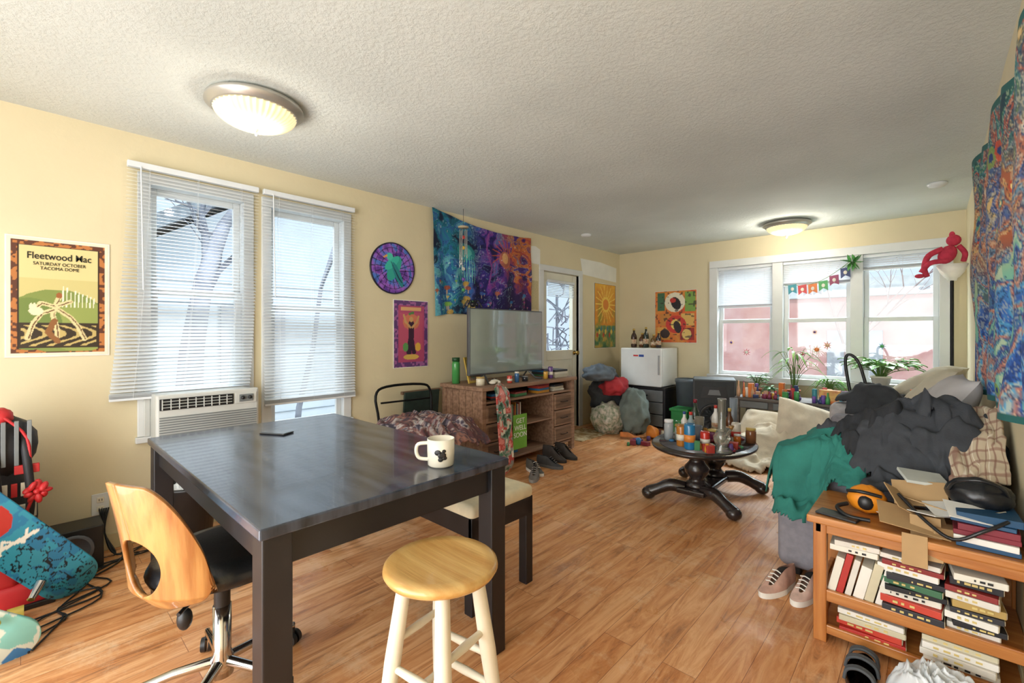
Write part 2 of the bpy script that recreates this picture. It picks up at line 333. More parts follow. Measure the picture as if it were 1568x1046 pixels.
bark=pm('tree_bark','#858994',.9,col2='#6a6d78',scale=5,bump=.4,bscale=20)
bark2=pm('shadow_toned_bark','#a48f8c',.9,var=.1,scale=5)  # pinkish grey colours these trees like faint tree shadows on the facade
def tree(x,y,h,r,seed,mt,lean=0):
    rnd=random.Random(seed); t=M('bare_tree')
    def br(p,dv,L,r,dep):
        pts=[p];q=Vector(p);dd=Vector(dv)
        for i in range(4):
            dd=(dd+Vector((rnd.uniform(-.18,.18),rnd.uniform(-.18,.18),rnd.uniform(-.05,.1)))).normalized(); q=q+dd*L/4; pts.append(q.copy())
        t.tube(pts,[r*(1-.14*i) for i in range(5)],mt,6)
        if dep:
            for k in range(4 if dep>1 else 3):
                b=pts[rnd.randint(2,4)]; nd=(dd+Vector((rnd.uniform(-1,1),rnd.uniform(-1,1),rnd.uniform(-.1,.7)))).normalized(); br(b,nd,L*rnd.uniform(.45,.7),r*.4,dep-1)
    br(Vector((x,y,-.65)),Vector((lean,0,1)),h,r,3); t.done()
tree(-6.2,1.28,3.4,.17,3,bark,.02); tree(-6.6,2.6,3.4,.05,5,bark); tree(-1.2,11.2,3.0,.06,8,bark2); tree(1.2,11.3,3.0,.05,9,bark2)
hg=M('leafless_hedge'); rh=random.Random(2)
for i in range(150):
    x=rh.uniform(-7.4,-6.6); y=rh.uniform(7.0,11.5); z=rh.uniform(-.5,2.6); hg.tube([(x,y,z),(x+rh.uniform(-.2,.2),y+rh.uniform(-.3,.3),z+rh.uniform(.1,.4)),(x+rh.uniform(-.3,.3),y+rh.uniform(-.5,.5),z+rh.uniform(.3,.7))],.018,bark,4)
for i in range(5): hg.box(-7.02,-6.98,7.0+i*1.1,7.06+i*1.1,-.62,2.2,bark,.003)
hg.done()
# ------------------------------------------------------------------ ceiling lights
nick=pm('brushed_nickel_rim','#b9b7b0',.35,.6,var=.05); lampglass=pm('ribbed_lamp_glass','#f3e3b4',.25,var=.05,emis=.6)
def clight(x,y):
    c=M('ceiling_light')
    c.lathe([(.0,0),(.2,0),(.222,-.012),(.225,-.03),(.205,-.04),(.2,-.052),(.185,-.056),(.17,-.05),(0,-.05)],(x,y,ZC-.002),nick,48)
    def dome(u,v):
        a=2*pi*u; r=.185*cos(v*pi/2)*(1+.03*cos(a*40)); return (x+r*cos(a),y+r*sin(a),ZC-.05-.085*sin(v*pi/2))
    c.grid(dome,240,14,lampglass)
    c.lathe([(0,0),(.012,0),(.014,-.008),(.006,-.014),(.009,-.022),(.004,-.034),(0,-.036)],(x,y,ZC-.133),nick,12)
    c.done()
clight(-2.55,.82); clight(-1.15,5.55)
for (x,y) in ((-3.05,4.6),(.02,4.9)):
    M('smoke_detector').lathe([(0,0),(.06,0),(.062,-.012),(.05,-.028),(0,-.032)],(x,y,ZC),white,24).done()
# ------------------------------------------------------------------ dining table
blk=pm('black_painted_wood','#24262d',.22,col2='#484e5c',scale=1.3,stretch=(2.5,14,3),bump=.25,bscale=6,bdist=.002,coat=.2)
blkl=pm('black_leg_wood','#1d1c1f',.4,var=.15,scale=9)
t=M('dining_table')
tx0,tx1,ty0,ty1=-2.68,-1.22,.40,1.30
t.box(tx0,tx1,ty0,ty1,.722,.752,blk,.005)
t.box(tx0+.03,tx1-.03,ty0+.03,ty0+.052,.63,.722,blkl).box(tx0+.03,tx1-.03,ty1-.052,ty1-.03,.63,.722,blkl).box(tx0+.03,tx0+.052,ty0+.03,ty1-.03,.63,.722,blkl).box(tx1-.052,tx1-.03,ty0+.03,ty1-.03,.63,.722,blkl)
for x in (tx0+.01,tx1-.085):
    for y in (ty0+.01,ty1-.085): t.box(x,x+.075,y,y+.075,0,.722,blkl,.004)
t.done()
mugm=pm('white_ceramic','#e2dccb',.2,var=.03,coat=.4); 
g=M('coffee_mug'); mx,my=-1.335,1.055
g.lathe([(0,0),(.042,0),(.048,.006),(.05,.05),(.05,.1),(.0475,.1),(.0455,.05),(.043,.012),(0,.01)],(mx,my,.7525),mugm,32)
g.tube([(mx-.035,my-.034,.835),(mx-.06,my-.058,.83),(mx-.066,my-.063,.805),(mx-.058,my-.056,.78),(mx-.034,my-.034,.775)],.007,mugm,8,4)
for (a,z,r) in ((-.9,.81,.013),(-.6,.80,.016),(-.7,.785,.01),(-.45,.815,.008),(-.4,.79,.009)): g.ell((mx+.0503*cos(a),my+.0503*sin(a),z),(.002,r,r*.8),dark,(0,0,a),10)
g.done()
g=M('smartphone'); g.box(-2.41,-2.27,.81,.88,.7525,.760,dark,.003,rot=(0,0,.5)).box(-2.405,-2.275,.815,.875,.7605,.7612,pm('phone_screen','#5a6067',.08),0,rot=(0,0,.5)).done()
# ------------------------------------------------------------------ bench
cream=pm('cream_upholstery','#d8ccac',.85,var=.12,scale=10,bump=.3,bscale=60)
b=M('upholstered_bench'); bx0,bx1,by0,by1=-2.62,-1.47,1.33,1.74
for x in (bx0,bx1-.05):
    for y in (by0,by1-.05): b.box(x,x+.05,y,y+.05,0,.42,blkl)
b.box(bx0,bx1,by0,by0+.025,.34,.43,blkl).box(bx0,bx1,by1-.025,by1,.34,.43,blkl).box(bx0,bx0+.025,by0,by1,.34,.43,blkl).box(bx1-.025,bx1,by0,by1,.34,.43,blkl)
b.box(bx0-.005,bx1+.005,by0-.005,by1+.005,.42,.485,cream,.025)
b.done()
# ------------------------------------------------------------------ bar stool
pine=wood('pine_seat','#b98a4a','#cfa868',.3,0,5,.3); offw=pm('painted_white_wood','#ddd6c2',.4,var=.06,scale=8)
s=M('bar_stool'); sx,sy=-1.005,.795
s.lathe([(0,.578),(.14,.578),(.152,.584),(.158,.594),(.156,.604),(.146,.611),(.12,.609),(.08,.607),(0,.606)],(sx,sy,0),pine,48)
ring=[]
for k in range(4):
    a=pi/4+k*pi/2+.15; d=(cos(a),sin(a)); s.tube([(sx+d[0]*.095,sy+d[1]*.095,.585),(sx+d[0]*.13,sy+d[1]*.13,.35),(sx+d[0]*.18,sy+d[1]*.18,0)],[.019,.023,.016],offw,14); ring.append(d)
for k in range(4):
    p,q=ring[k],ring[(k+1)%4]
    for z in ((.40,.19) if k%2 else (.33,.24)):
        r=.095+.085*(1-z/.575); s.tube([(sx+p[0]*r,sy+p[1]*r,z),(sx+(p[0]+q[0])*r/2,sy+(p[1]+q[1])*r/2,z),(sx+q[0]*r,sy+q[1]*r,z)],[.009,.012,.009],offw,10)
s.done()
# ------------------------------------------------------------------ swivel chair
chrome=pm('chrome','#c8c8c8',.12,1,var=.02); leather=pm('black_leather','#1b1c1f',.3,var=.15,scale=20,bump=.15,bscale=120)
cx,cy=-1.81,.475; fa=math.atan2(.92,-.39)
ch=empty('swivel_desk_chair',(cx,cy,0))
walnut=wood('bent_plywood','#955c2a','#c08d50',.28,2,4,.3)
bs=fa+pi
sh=M('bentwood_shell')
def shell(u,v):
    th=(u-.5)*2*.84; q=abs(u-.5)*2
    top=.815-.03*q-.27*max(0,(q-.30)/.70)**1.6; bot=.405+.05*q**1.5
    top-=.05*max(0,(q-.85)/.15)**2; bot+=.03*max(0,(q-.8)/.2)**2
    z=bot+(top-bot)*v; k=max(0,(z-.45)/.37); r=.245+.075*k**1.3*(1-q*.5)-.05*max(0,.46-z)/.06
    a=bs+th; return (cx+r*cos(a),cy+r*sin(a),z)
def hw(v):
    t=(v-.36)/.22; return .36*math.sqrt(max(0,1-t*t))
def side(sg):
    def f(u,v):
        w=hw(v)*.5; return shell(.5+sg*(w+(.5-w)*u),v)
    return f
for sg in (-1,1): sh.grid(side(sg),40,110,walnut)
sh.done(ch,solid=.012)
st=M('seat'); st.lathe([(0,.0),(.17,.0),(.215,.015),(.225,.04),(.21,.07),(.15,.085),(0,.08)],(0,0,0),leather,36,1.08,1.0,Matrix.Translation((cx+.03*cos(fa),cy+.03*sin(fa),.425))@rotm((0,0,fa))).done(ch)
bs_=M('base')
bs_.tube([(cx,cy,.425),(cx,cy,.28)],.025,dark,16).tube([(cx,cy,.30),(cx,cy,.10)],.017,chrome,16).lathe([(0,.06),(.035,.06),(.035,.12),(.028,.14),(.028,.30),(0,.30)],(cx,cy,0),chrome,20)
bs_.tube([(cx,cy,.40),(cx+.1,cy-.12,.39),(cx+.13,cy-.15,.385)],.006,dark,8).ell((cx+.06,cy-.12,.33),(.022,.022,.035),dark)
bs_.box(cx-.08,cx+.08,cy-.08,cy+.08,.405,.425,dark,.005)
for k in range(5):
    a=2*pi*k/5+.55; e1=(cx+.27*cos(a),cy+.27*sin(a),.075)
    bs_.tube([(cx,cy,.11),(cx+.14*cos(a),cy+.14*sin(a),.10),e1],[.018,.015,.011],chrome,10)
    bs_.cyl((e1[0],e1[1],.085),(e1[0],e1[1],.045),.008,.008,dark,8)
    ca=a+.8+k
    for sg in (-1,1):
        ox,oy=-sin(ca)*.014*sg,cos(ca)*.014*sg; bs_.cyl((e1[0]+ox*.4,e1[1]+oy*.4,.0275),(e1[0]+ox*1.5,e1[1]+oy*1.5,.0275),.027,.025,dark,18)
bs_.done(ch)
# ------------------------------------------------------------------ TV stand
ws=wood('weathered_wood','#7f604c','#a5836a',.55,1,6); ws2=wood('weathered_wood_dark','#5f4838','#85664f',.6,1,6)
k=M('tv_stand'); x0,x1,y0,y1=-3.40,-2.85,2.70,4.07
k.box(x0-.01,x1+.02,y0-.02,y1+.02,.735,.77,ws,.005)
for y in (y0,y1-.05): k.box(x0,x0+.05,y,y+.05,0,.735,ws).box(x1-.05,x1,y,y+.05,0,.735,ws)
k.box(x0+.01,x1-.01,y0+.012,y0+.03,.08,.73,ws).box(x0+.01,x1-.01,y1-.03,y1-.012,.08,.73,ws)
for q in range(1,5): k.box(x0+.05+q*.09,x0+.053+q*.09,y0+.009,y0+.013,.1,.72,ws2,0)
k.box(x0+.01,x0+.02,y0+.03,y1-.03,.08,.73,ws2).box(x0+.02,x1-.01,y0+.03,y1-.03,.08,.10,ws).box(x0+.02,x1-.01,y0+.03,y1-.03,.615,.635,ws)
ya,yb=y0+.36,y1-.36
k.box(x0+.02,x1-.01,ya-.01,ya+.01,.1,.615,ws).box(x0+.02,x1-.01,yb-.01,yb+.01,.1,.615,ws).box(x0+.02,x1-.02,ya,yb,.36,.375,ws)
hm=pm('dark_metal_handle','#2b2826',.4,.8)
for (p,q) in ((y0+.05,ya-.015),(yb+.015,y1-.05)):
    for i in range(3):
        z=.11+i*.168; k.box(x1-.02,x1,p,q,z,z+.158,ws,.004); k.box(x1-.004,x1+.003,p+.02,q-.02,z+.02,z+.138,ws2,.002)
        k.tube([(x1,p+.09,z+.08),(x1+.02,p+.1,z+.078),(x1+.02,q-.1,z+.078),(x1,q-.09,z+.08)],.004,hm,6)
k.done()
cols=['#b03a2e','#2e6f9e','#2f2f33','#d9d4c4','#3f7d4e','#c98b2b','#5b3d74','#e3e0d8','#7b2230','#1f4b6e','#c9c2ae','#94403a']
cm=[pm('spine_%d'%i,c,.55,var=.08) for i,c in enumerate(cols)]
def flatstack(nm,x,y,z,items,rnd,lx=.14,ly=.19):
    o=M(nm)
    for i in range(items):
        h=rnd.uniform(.014,.028); o.box(x-lx/2*rnd.uniform(.8,1),x+lx/2,y-ly/2*rnd.uniform(.85,1),y+ly/2,z,z+h-.001,rnd.choice(cm),.002,rot=(0,0,rnd.uniform(-.12,.12))); z+=h
    return o.done()
R=random.Random(4)
for y,n in ((2.95,3),(3.25,2),(3.6,4),(3.85,3)): flatstack('game_case_stack',-2.97,y,.636,n,R)
flatstack('book_stack',-2.98,3.9,.771,4,R,.16,.22); flatstack('book_stack',-3.2,3.95,.771,5,R,.2,.2)
flatstack('game_case_stack',-3.0,3.15,.101,5,R)
s2=M('shelved_discs')
for i in range(14): s2.box(-3.15,-3.0,3.12+i*.018,3.135+i*.018,.376,.376+R.uniform(.15,.19),R.choice(cm),.001)
s2.done()
gc=M('green_sign'); gc.box(-2.842,-2.836,3.08,3.27,.16,.48,pm('lime_card','#78b53f',.5),.002).done()
text('GET\nWELL\nSOON',(-2.834,3.175,.40),RL,.065,pm('sign_white','#f2f2ea',.5),bpy.data.objects['green_sign'])
tvp=empty('television',(-3.08,3.25,.771))
tv=M('panel'); tvr=pm('tv_bezel','#5d6164',.3,.4)
tv.box(-3.10,-3.06,2.74,3.78,.85,1.47,tvr,.008).box(-3.061,-3.058,2.752,3.768,.868,1.458,pm('tv_screen','#8b9794',.05,var=.03,coat=1),.001).box(-3.14,-3.10,2.95,3.57,.93,1.35,dark,.02).done(tvp)  # dark screen given a pale base, painting in the window reflection
tv=M('stand'); tv.tube([(-3.09,2.95,.86),(-3.0,2.92,.779),(-2.93,2.91,.779)],.009,tvr,8).tube([(-3.09,2.95,.86),(-3.18,2.92,.779),(-3.23,2.91,.779)],.009,tvr,8).tube([(-3.09,3.57,.86),(-3.0,3.6,.779),(-2.93,3.61,.779)],.009,tvr,8).tube([(-3.09,3.57,.86),(-3.18,3.6,.779),(-3.23,3.61,.779)],.009,tvr,8).done(tvp)
sp=M('toy_spider'); sp.ell((-3.08,2.80,1.50),(.03,.03,.025),dark).ell((-3.06,2.83,1.5),(.018,.018,.016),dark)
for i in range(8):
    a=i*pi/4+.3; sp.tube([(-3.08,2.80,1.5),(-3.08+.05*cos(a),2.8+.05*sin(a),1.54),(-3.08+.09*cos(a),2.8+.09*sin(a),1.475)],.004,dark,5)
sp.done()
def bottle(nm,x,y,z,h,r,col,cap=None,trans=0,rough=.2,shape='b'):
    m_=pm('glass_'+col,col,rough,var=.06,coat=.3,trans=trans); o=M(nm)
    if shape=='b': pr=[(0,0),(r*.9,0),(r,h*.03),(r,h*.55),(r*.85,h*.66),(r*.4,h*.78),(r*.36,h*.93),(0,h*.93)]
    elif shape=='can': pr=[(0,0),(r*.82,0),(r,h*.06),(r,h*.92),(r*.85,h),(r*.8,h*.98),(0,h*.98)]
    elif shape=='jar': pr=[(0,0),(r,0),(r,h*.75),(r*.85,h*.85),(0,h*.85)]
    else: pr=[(0,0),(r*.75,0),(r,h),(r*.93,h),(r*.7,h*.06),(0,h*.06)]
    o.lathe(pr,(x,y,z),m_,18)
    if shape=='can' : o.lathe([(r*1.003,0),(r*1.003,h*.28),(r*.99,h*.28)],(x,y,z+h*.3),pm('label_'+(cap or '#e8e2d4'),cap or '#e8e2d4',.4),18)
    if shape=='b': o.lathe([(r*1.004,0),(r*1.004,h*.25),(r*.99,h*.25)],(x,y,z+h*.18),pm('label_cream','#d9cfae',.5,col2='#a8603c',scale=40),18)
    if shape in('b','jar'):
        c_=pm('cap_'+(cap or '#222222'),cap or '#222222',.4); rr=r*.42 if shape=='b' else r*.95
        o.lathe([(0,h*.85 if shape=='jar' else h*.9),(rr,h*.85 if shape=='jar' else h*.9),(rr,h),(0,h)],(x,y,z),c_,14)
    return o.done()
bottle('water_bottle',-3.27,2.76,.771,.24,.038,'#4a9c54','#1f4f2c',shape='jar')
fr=M('picture_frame'); fr.box(-3.16,-3.145,2.76,2.98,.775,1.02,pm('yellow_frame','#b89a3a',.5),.004,rot=(0,-.25,.2)).box(-3.149,-3.143,2.785,2.955,.80,.995,pm('photo_print','#4e6a58',.4,col2='#a8623c',scale=30),.001,rot=(0,-.25,.2)).done()
gc=M('game_controller'); gc.ell((-2.95,2.95,.80),(.03,.05,.018),mugm).ell((-2.94,2.91,.79),(.035,.018,.016),mugm,(0,0,.4)).ell((-2.94,2.99,.79),(.035,.018,.016),mugm,(0,0,-.4)).ell((-2.955,2.93,.816),(.008,.008,.008),dark).ell((-2.955,2.97,.816),(.008,.008,.008),dark).done()
bottle('candle_jar',-2.98,2.80,.771,.075,.04,'#e0d8c0','#c0a060',shape='jar')
for i,(y,h,r,cl,cp,sh_) in enumerate(((3.12,.07,.025,'#c84a3a','#e8e2d4','can'),(3.22,.10,.022,'#3a6a9a','#e8e2d4','jar'),(3.34,.05,.03,'#2a2a2e','#888888','jar'),(3.66,.09,.024,'#d9a84a','#3a3a3a','jar'),(3.74,.12,.026,'#6a4a8a','#e8e2d4','can'))): bottle('shelf_trinket',-2.92,y,.771,h,r,cl,cp,shape=sh_)
# ------------------------------------------------------------------ posters
def wallposter(name,y0,y1,z0,z1,cv,nu,nv,X=XL):
    e=empty(name,(X+.003,(y0+y1)/2,z0))
    painted('print',lambda u,v:(X+.006,y0+(y1-y0)*u,z0+(z1-z0)*v),nu,nv,cv,PRINT,e)
    bk=M('backing'); bk.box(X+.001,X+.005,y0-.006,y1+.006,z0-.006,z1+.006,pm('paper_white','#e4e2da',.6),0); bk.done(e); return e
A=.39/.62; c=Cv(A,220,'#e2dcc6'); 
n=vnoise(c.x,c.y,45,3); ins=(c.x>.022)&(c.x<A-.022)&(c.y>.022)&(c.y<.978); c.put(ins,'#5a3020'); c.put(ins&(n>.5),'#b8743c')
c.rect(.058,.058,A-.058,.942,'#2c1a12'); c.rect(.068,.068,A-.068,.932,'#dbcb90')
c.rect(.068,.068,A-.068,.66,'#cbbf80'); 
lim=(c.x>.068)&(c.x<A-.068)
for cx_,cy_,rx_,ry_,cl in ((.3,.30,.32,.27,'#7f8e48'),(.45,.25,.25,.22,'#909c52'),(.13,.27,.2,.22,'#6f8240')): c.put(lim&(((c.x-cx_)/rx_)**2+((c.y-cy_)/ry_)**2<1),cl)
for i in range(9): c.line([(.33+i*.025,.42),(.335+i*.025,.60-.012*i)],.0035,'#f0ead0')
c.put((c.y<.28)&(c.y>.068)&lim,'#33271a'); n=np.sin(c.x*60+6*np.sin(c.y*25)); c.put((n>.35)&(c.y<.26)&(c.y>.08)&(c.x>.08)&(c.x<A-.08),'#bfa868')
for p in ([(.3,.12),(.29,.25),(.27,.35),(.29,.45),(.31,.5)],[(.29,.4),(.2,.36),(.15,.27),(.12,.15)],[(.3,.4),(.38,.33),(.43,.25),(.47,.14)],[(.29,.42),(.2,.45),(.16,.4)],[(.3,.43),(.38,.47)]): c.line(p,.017,'#dccb98'); c.line([(x_+.006,y_) for x_,y_ in p],.004,'#6a4a2a')
c.line([(.28,.3),(.24,.2),(.3,.12)],.02,'#8a5a30'); c.ell(.31,.52,.02,.025,'#9a5a2c'); c.ell(.17,.38,.045,.035,'#e6dcb6'); c.ell(.14,.42,.012,.03,'#e6dcb6'); c.ell(.16,.42,.01,.03,'#e6dcb6')
p1=wallposter('concert_poster',-.05,.34,1.12,1.74,c,120,190)
inkm=pm('poster_ink','#1c1a12',.5)
text('Fleetwood Mac',(XL+.008,.145,1.632),RL,.050,inkm,p1,sx=.80,bold=.0005); text('SATURDAY OCTOBER\nTACOMA DOME',(XL+.008,.145,1.60),RL,.024,inkm,p1,sx=.85)
A=.36/.60; c=Cv(A,150,'#5d3a72'); n=vnoise(c.x,c.y,30,5); c.put(n>.55,'#a0609a'); c.rect(.07,.07,A-.07,.93,'#b04a70'); c.rect(.09,.25,A-.09,.82,'#bc5470'); c.ell(.3,.68,.15,.12,'#d07a5e')
c.line([(.3,.66),(.3,.45),(.26,.22)],.045,'#3a2038'); c.line([(.3,.45),(.35,.22)],.035,'#3a2038'); c.ell(.3,.72,.035,.045,'#caa06a'); c.line([(.28,.6),(.2,.68),(.17,.78)],.018,'#caa06a'); c.line([(.32,.6),(.4,.68),(.43,.76)],.018,'#caa06a'); c.line([(.27,.8),(.33,.82)],.02,'#5a8a50')
c.ell(.2,.3,.05,.07,'#5f9a57'); c.ell(.42,.3,.05,.07,'#e0b04a'); c.rect(.12,.85,A-.12,.91,'#d9a874'); c.ell(.3,.15,.14,.04,'#d9b25a')
wallposter('framed_dancer_poster',2.22,2.58,.935,1.53,c,80,130)
A=.57/.90; c=Cv(A,150,'#d99a34'); c.put(c.y>0,ramp(fbm(c.x,c.y,7,4)*.6+c.y*.4,['#3d7a52','#7a8f3a','#d98f34','#e8b23e','#e07e30'])); 
for i in range(18):
    a=i*2*pi/18; c.line([(.33,.68),(.33+.3*cos(a),.68+.3*sin(a))],.007,'#f3d368')
c.ell(.33,.68,.12,.12,'#f0cf5e'); c.ell(.33,.68,.085,.085,'#e08a3a'); c.put((c.y<.35),ramp(fbm(c.x,c.y,14,8),['#284a38','#4d8058','#c9a44c','#2f6a68'])); 
for i in range(9): c.ell(.08+i*.06,.2+.05*(i%3),.025,.04,['#b8452c','#e0c060','#3a7a88'][i%3])
c.put((c.x<.015)|(c.x>A-.015)|(c.y<.01)|(c.y>.99),'#3c2c22')
wallposter('sun_poster',5.43,6.0,1.03,1.94,c,80,130)
c=Cv(1,180,'#3a2a66'); c.put(c.y>0,ramp(fbm(c.x,c.y,9,9,2),['#2b3f8a','#5a2f8f','#9a5fc0','#3f74c4','#45307a']))
for i in range(22):
    a=i*2*pi/22; c.line([(.5+.14*cos(a),.5+.14*sin(a)),(.5+.5*cos(a+.25),.5+.5*sin(a+.25))],.006,'#16122c')
for r in (.27,.4): c.put(abs(np.hypot(c.x-.5,c.y-.5)-r)<.006,'#16122c')
c.ell(.52,.50,.12,.27,'#2a9d8f',-.5); c.ell(.47,.60,.2,.08,'#35b3a0',.7); c.ell(.6,.38,.07,.26,'#1f7f86',.45); c.ell(.42,.72,.07,.07,'#48c0a8'); c.line([(.35,.73),(.3,.70)],.02,'#d9a04a')
for i in range(6): c.line([(.45+i*.03,.62-i*.05),(.62+i*.02,.3-i*.02)],.005,'#0f3a4a')
c.put(np.hypot(c.x-.5,c.y-.5)>.475,'#1b1530')
e=empty('round_bird_wall_art',(XL+.003,2.21,1.58))
painted('print',lambda u,v:(XL+.012,2.21+.222*max(u,.001)*cos(2*pi*v),1.805+.225*u*sin(2*pi*v)),50,150,c,PRINT,e,uvf=lambda U,V:(.5+.499*U*np.cos(2*pi*V),.5+.499*U*np.sin(2*pi*V)))
M('disc').lathe([(0,0),(.224,0),(.224,.009),(0,.009)],(XL+.001,2.21,1.805),dark,48,m=rotm((0,pi/2,0))).done(e)
A=.58/.71; c=Cv(A,180,'#c9502c'); c.put(c.y>0,ramp(fbm(c.x,c.y,4,21),['#b8352a','#d9622c','#d98f3a','#b8452c']))
for (a,b,q,r,cl) in ((.05,.62,.2,.97,'#3f6a4a'),(.6,.6,.8,.97,'#7aa04a'),(.05,.05,.3,.3,'#e0a04a'),(.5,.05,.78,.28,'#9e2f28'),(.1,.33,.32,.56,'#c9843a'),(.52,.33,.77,.56,'#d9b060')): c.rect(a,b,q,r,cl)
c.ell(.4,.78,.2,.19,'#e6dfc6'); c.ell(.42,.76,.09,.13,'#1f1a1c',.5); c.ell(.36,.82,.06,.05,'#b8352a'); c.ell(.42,.35,.2,.17,'#c93a30'); c.ell(.42,.35,.1,.1,'#e8c86a'); c.ell(.45,.3,.07,.12,'#2a2022',.3); c.ell(.2,.17,.1,.09,'#3c2a26'); c.ell(.63,.16,.09,.1,'#e0c070')
n=vnoise(c.x,c.y,26,2); c.put(n>.78,'#2a2022',.6)
e=empty('collage_poster',(-2.61,YB-.004,1.11)); painted('print',lambda u,v:(-2.90+.58*u,YB-.006,1.11+.71*v),110,130,c,PRINT,e); M('backing').box(-2.905,-2.315,YB-.004,YB-.001,1.105,1.825,pm('paper_white','#e4e2da',.6),0).done(e)
M('paper_notice').box(XL+.001,XL+.004,4.075,4.20,1.52,1.86,pm('notice_paper','#cdbf94',.6,col2='#b3a47a',scale=40,stretch=(1,1,6)),0).done()
# ------------------------------------------------------------------ tapestries
A=1.42/.98; c=Cv(A,260); wx=fbm(c.x,c.y,3,31)*1.2; wy=fbm(c.x,c.y,3,37)*1.2; t=fbm(c.x+wx,c.y+wy,4.5,40,5)
t1=np.clip((t-.3)*2.6,0,1)
left=ramp(t1,['#0e1f3a','#14506a','#1f7a8f','#2a5a9a','#57a0b0']); mid=ramp(t1,['#1c1550','#3a2a8a','#8a3a9a','#2a60b8','#b76ab8']); right=ramp(t1,['#2a1a4a','#5a2a6a','#a8483a','#c87a3a','#4a2a7a'])
def sm(a,b,x): q=np.clip((x-a)/(b-a),0,1); return (q*q*(3-2*q))[...,None]
a_=sm(.3,.75,c.x+.2*(wx-.6)); b_=sm(.75,1.15,c.x+.2*(wy-.6)); c.a=(left*(1-a_)+mid*a_)*(1-b_)+right*b_
ln=np.abs(np.sin(26*t+3*c.x)); c.put(ln<.10,'#141230',.55); c.put((ln>.97)&(fbm(c.x,c.y,6,77)>.5),'#a8e0d8',.4)
c.ell(1.0,.66,.09,.11,'#d87a4a',al=.7); c.ell(1.0,.68,.05,.07,'#e8b878',al=.8); 
for i in range(9):
    a=.4+i*.33; c.line([(1.0+.1*cos(a),.66+.12*sin(a)),(1.0+.2*cos(a+.3),.66+.26*sin(a+.3))],.006,'#b8503a')
c.ell(.42,.66,.12,.09,'#2f9c94',al=.7); c.ell(.42,.66,.07,.05,'#7fd0c0',al=.5)
for i in range(7): c.line([(.33+i*.03,.62),(.31+i*.035,.44),(.34+i*.03,.34)],.004,'#6fc8b8')
rr=random.Random(5)
for i in range(34):
    x,y,r=rr.uniform(.02,1.4),rr.uniform(.02,.34),rr.uniform(.012,.045); cl=rr.choice(['#2f7fc0','#3a60b0','#4f9ac0','#2f7fc0','#a94a8a','#7a5ab0','#c06a4a'] if x>.5 else ['#c8653c','#c8983a','#a9482c','#7ab04a','#d0b050'])
    c.line([(x,y),(x,y-r*1.4)],r*.22,'#b8a088'); c.ell(x,y,r,r*.6,cl,al=.8)
c.line([(.75,.95),(.72,.75),(.78,.55),(.74,.35)],.012,'#904a9a')
n=vnoise(c.x,c.y,60,12); c.put((n>.93),'#f0f4f0',.6)
def tap(u,v):
    sag=-.06*sin(pi*u)*v**3; z=1.42+(2.345-1.42)*v
    z+= .05*v*(1-u)+sag; z+=.02*sin(u*9)*(1-v)+ (.06*u-.02)*(1-v)
    y=2.62+1.43*u+(.04)*(1-v)*(1-u)
    return (XL+.02+.012*sin(u*38+2*v)*(1.2-v)+.02*noise.noise(Vector((u*5,v*3,1))),y,z+.03*v*(1-u))
painted('psychedelic_tapestry',tap,240,170,c,CLOTHP)
A=2.4/1.25; c=Cv(A,300); wx=fbm(c.x,c.y,3,51)*1.4; wy=fbm(c.x,c.y,3,57)*1.4; t=np.clip((fbm(c.x+wx,c.y+wy,6,60,5)-.3)*2.6,0,1)
top=ramp(t,['#123a48','#1f6a52','#38788a','#b8523a','#28506a','#c8a05a']); mid=ramp(t,['#a85c3c','#d0a86a','#985040','#5f8eaa','#c07048','#3a5a9a','#d9b878']); low=ramp(t,['#163a7a','#2f5fb0','#50a0c8','#c0705a','#24509a','#7ab8a0'])
a_=sm(.35,.6,c.y+.25*(wx-.7)); b_=sm(.68,.88,c.y+.25*(wy-.7)); c.a=(low*(1-a_)+mid*a_)*(1-b_)+top*b_
st_=np.sin(48*(t+c.x*.3)); c.put(st_>.84,'#e0d4b0',.5); c.put(st_<-.86,'#182a4a',.6)
rr=random.Random(8)
for i in range(60):
    x,y,r=rr.uniform(0,A),rr.uniform(.03,.95),rr.uniform(.012,.04); c.ell(x,y,r,r*rr.uniform(.5,1),rr.choice(['#c8452c','#e0a84a','#3fa090','#2f80c8','#7a9a4a','#e8dcc0','#8a3a6a']),rr.uniform(0,3),.8); c.ell(x,y,r*.5,r*.4,rr.choice(['#f0d890','#1f3a70']))
c.put((c.y<.02)|(c.y>.975)|(c.x>A-.02),'#1f5a58')
def tap2(u,v):
    y=1.55+2.48*u-(.35*u*(1-v)**1.5); z=.93+1.29*v+.03*sin(u*17)*v-.16*v*(1-u)**1.5; z+=.06*(1-v)*(1-u)
    f=.03+.025*sin(u*34+3*v)*(1.1-.6*v)+.03*noise.noise(Vector((u*6,v*3,4)))
    return (XR-.01-abs(f),y,z)
painted('wall_tapestry',tap2,320,180,c,CLOTHP)
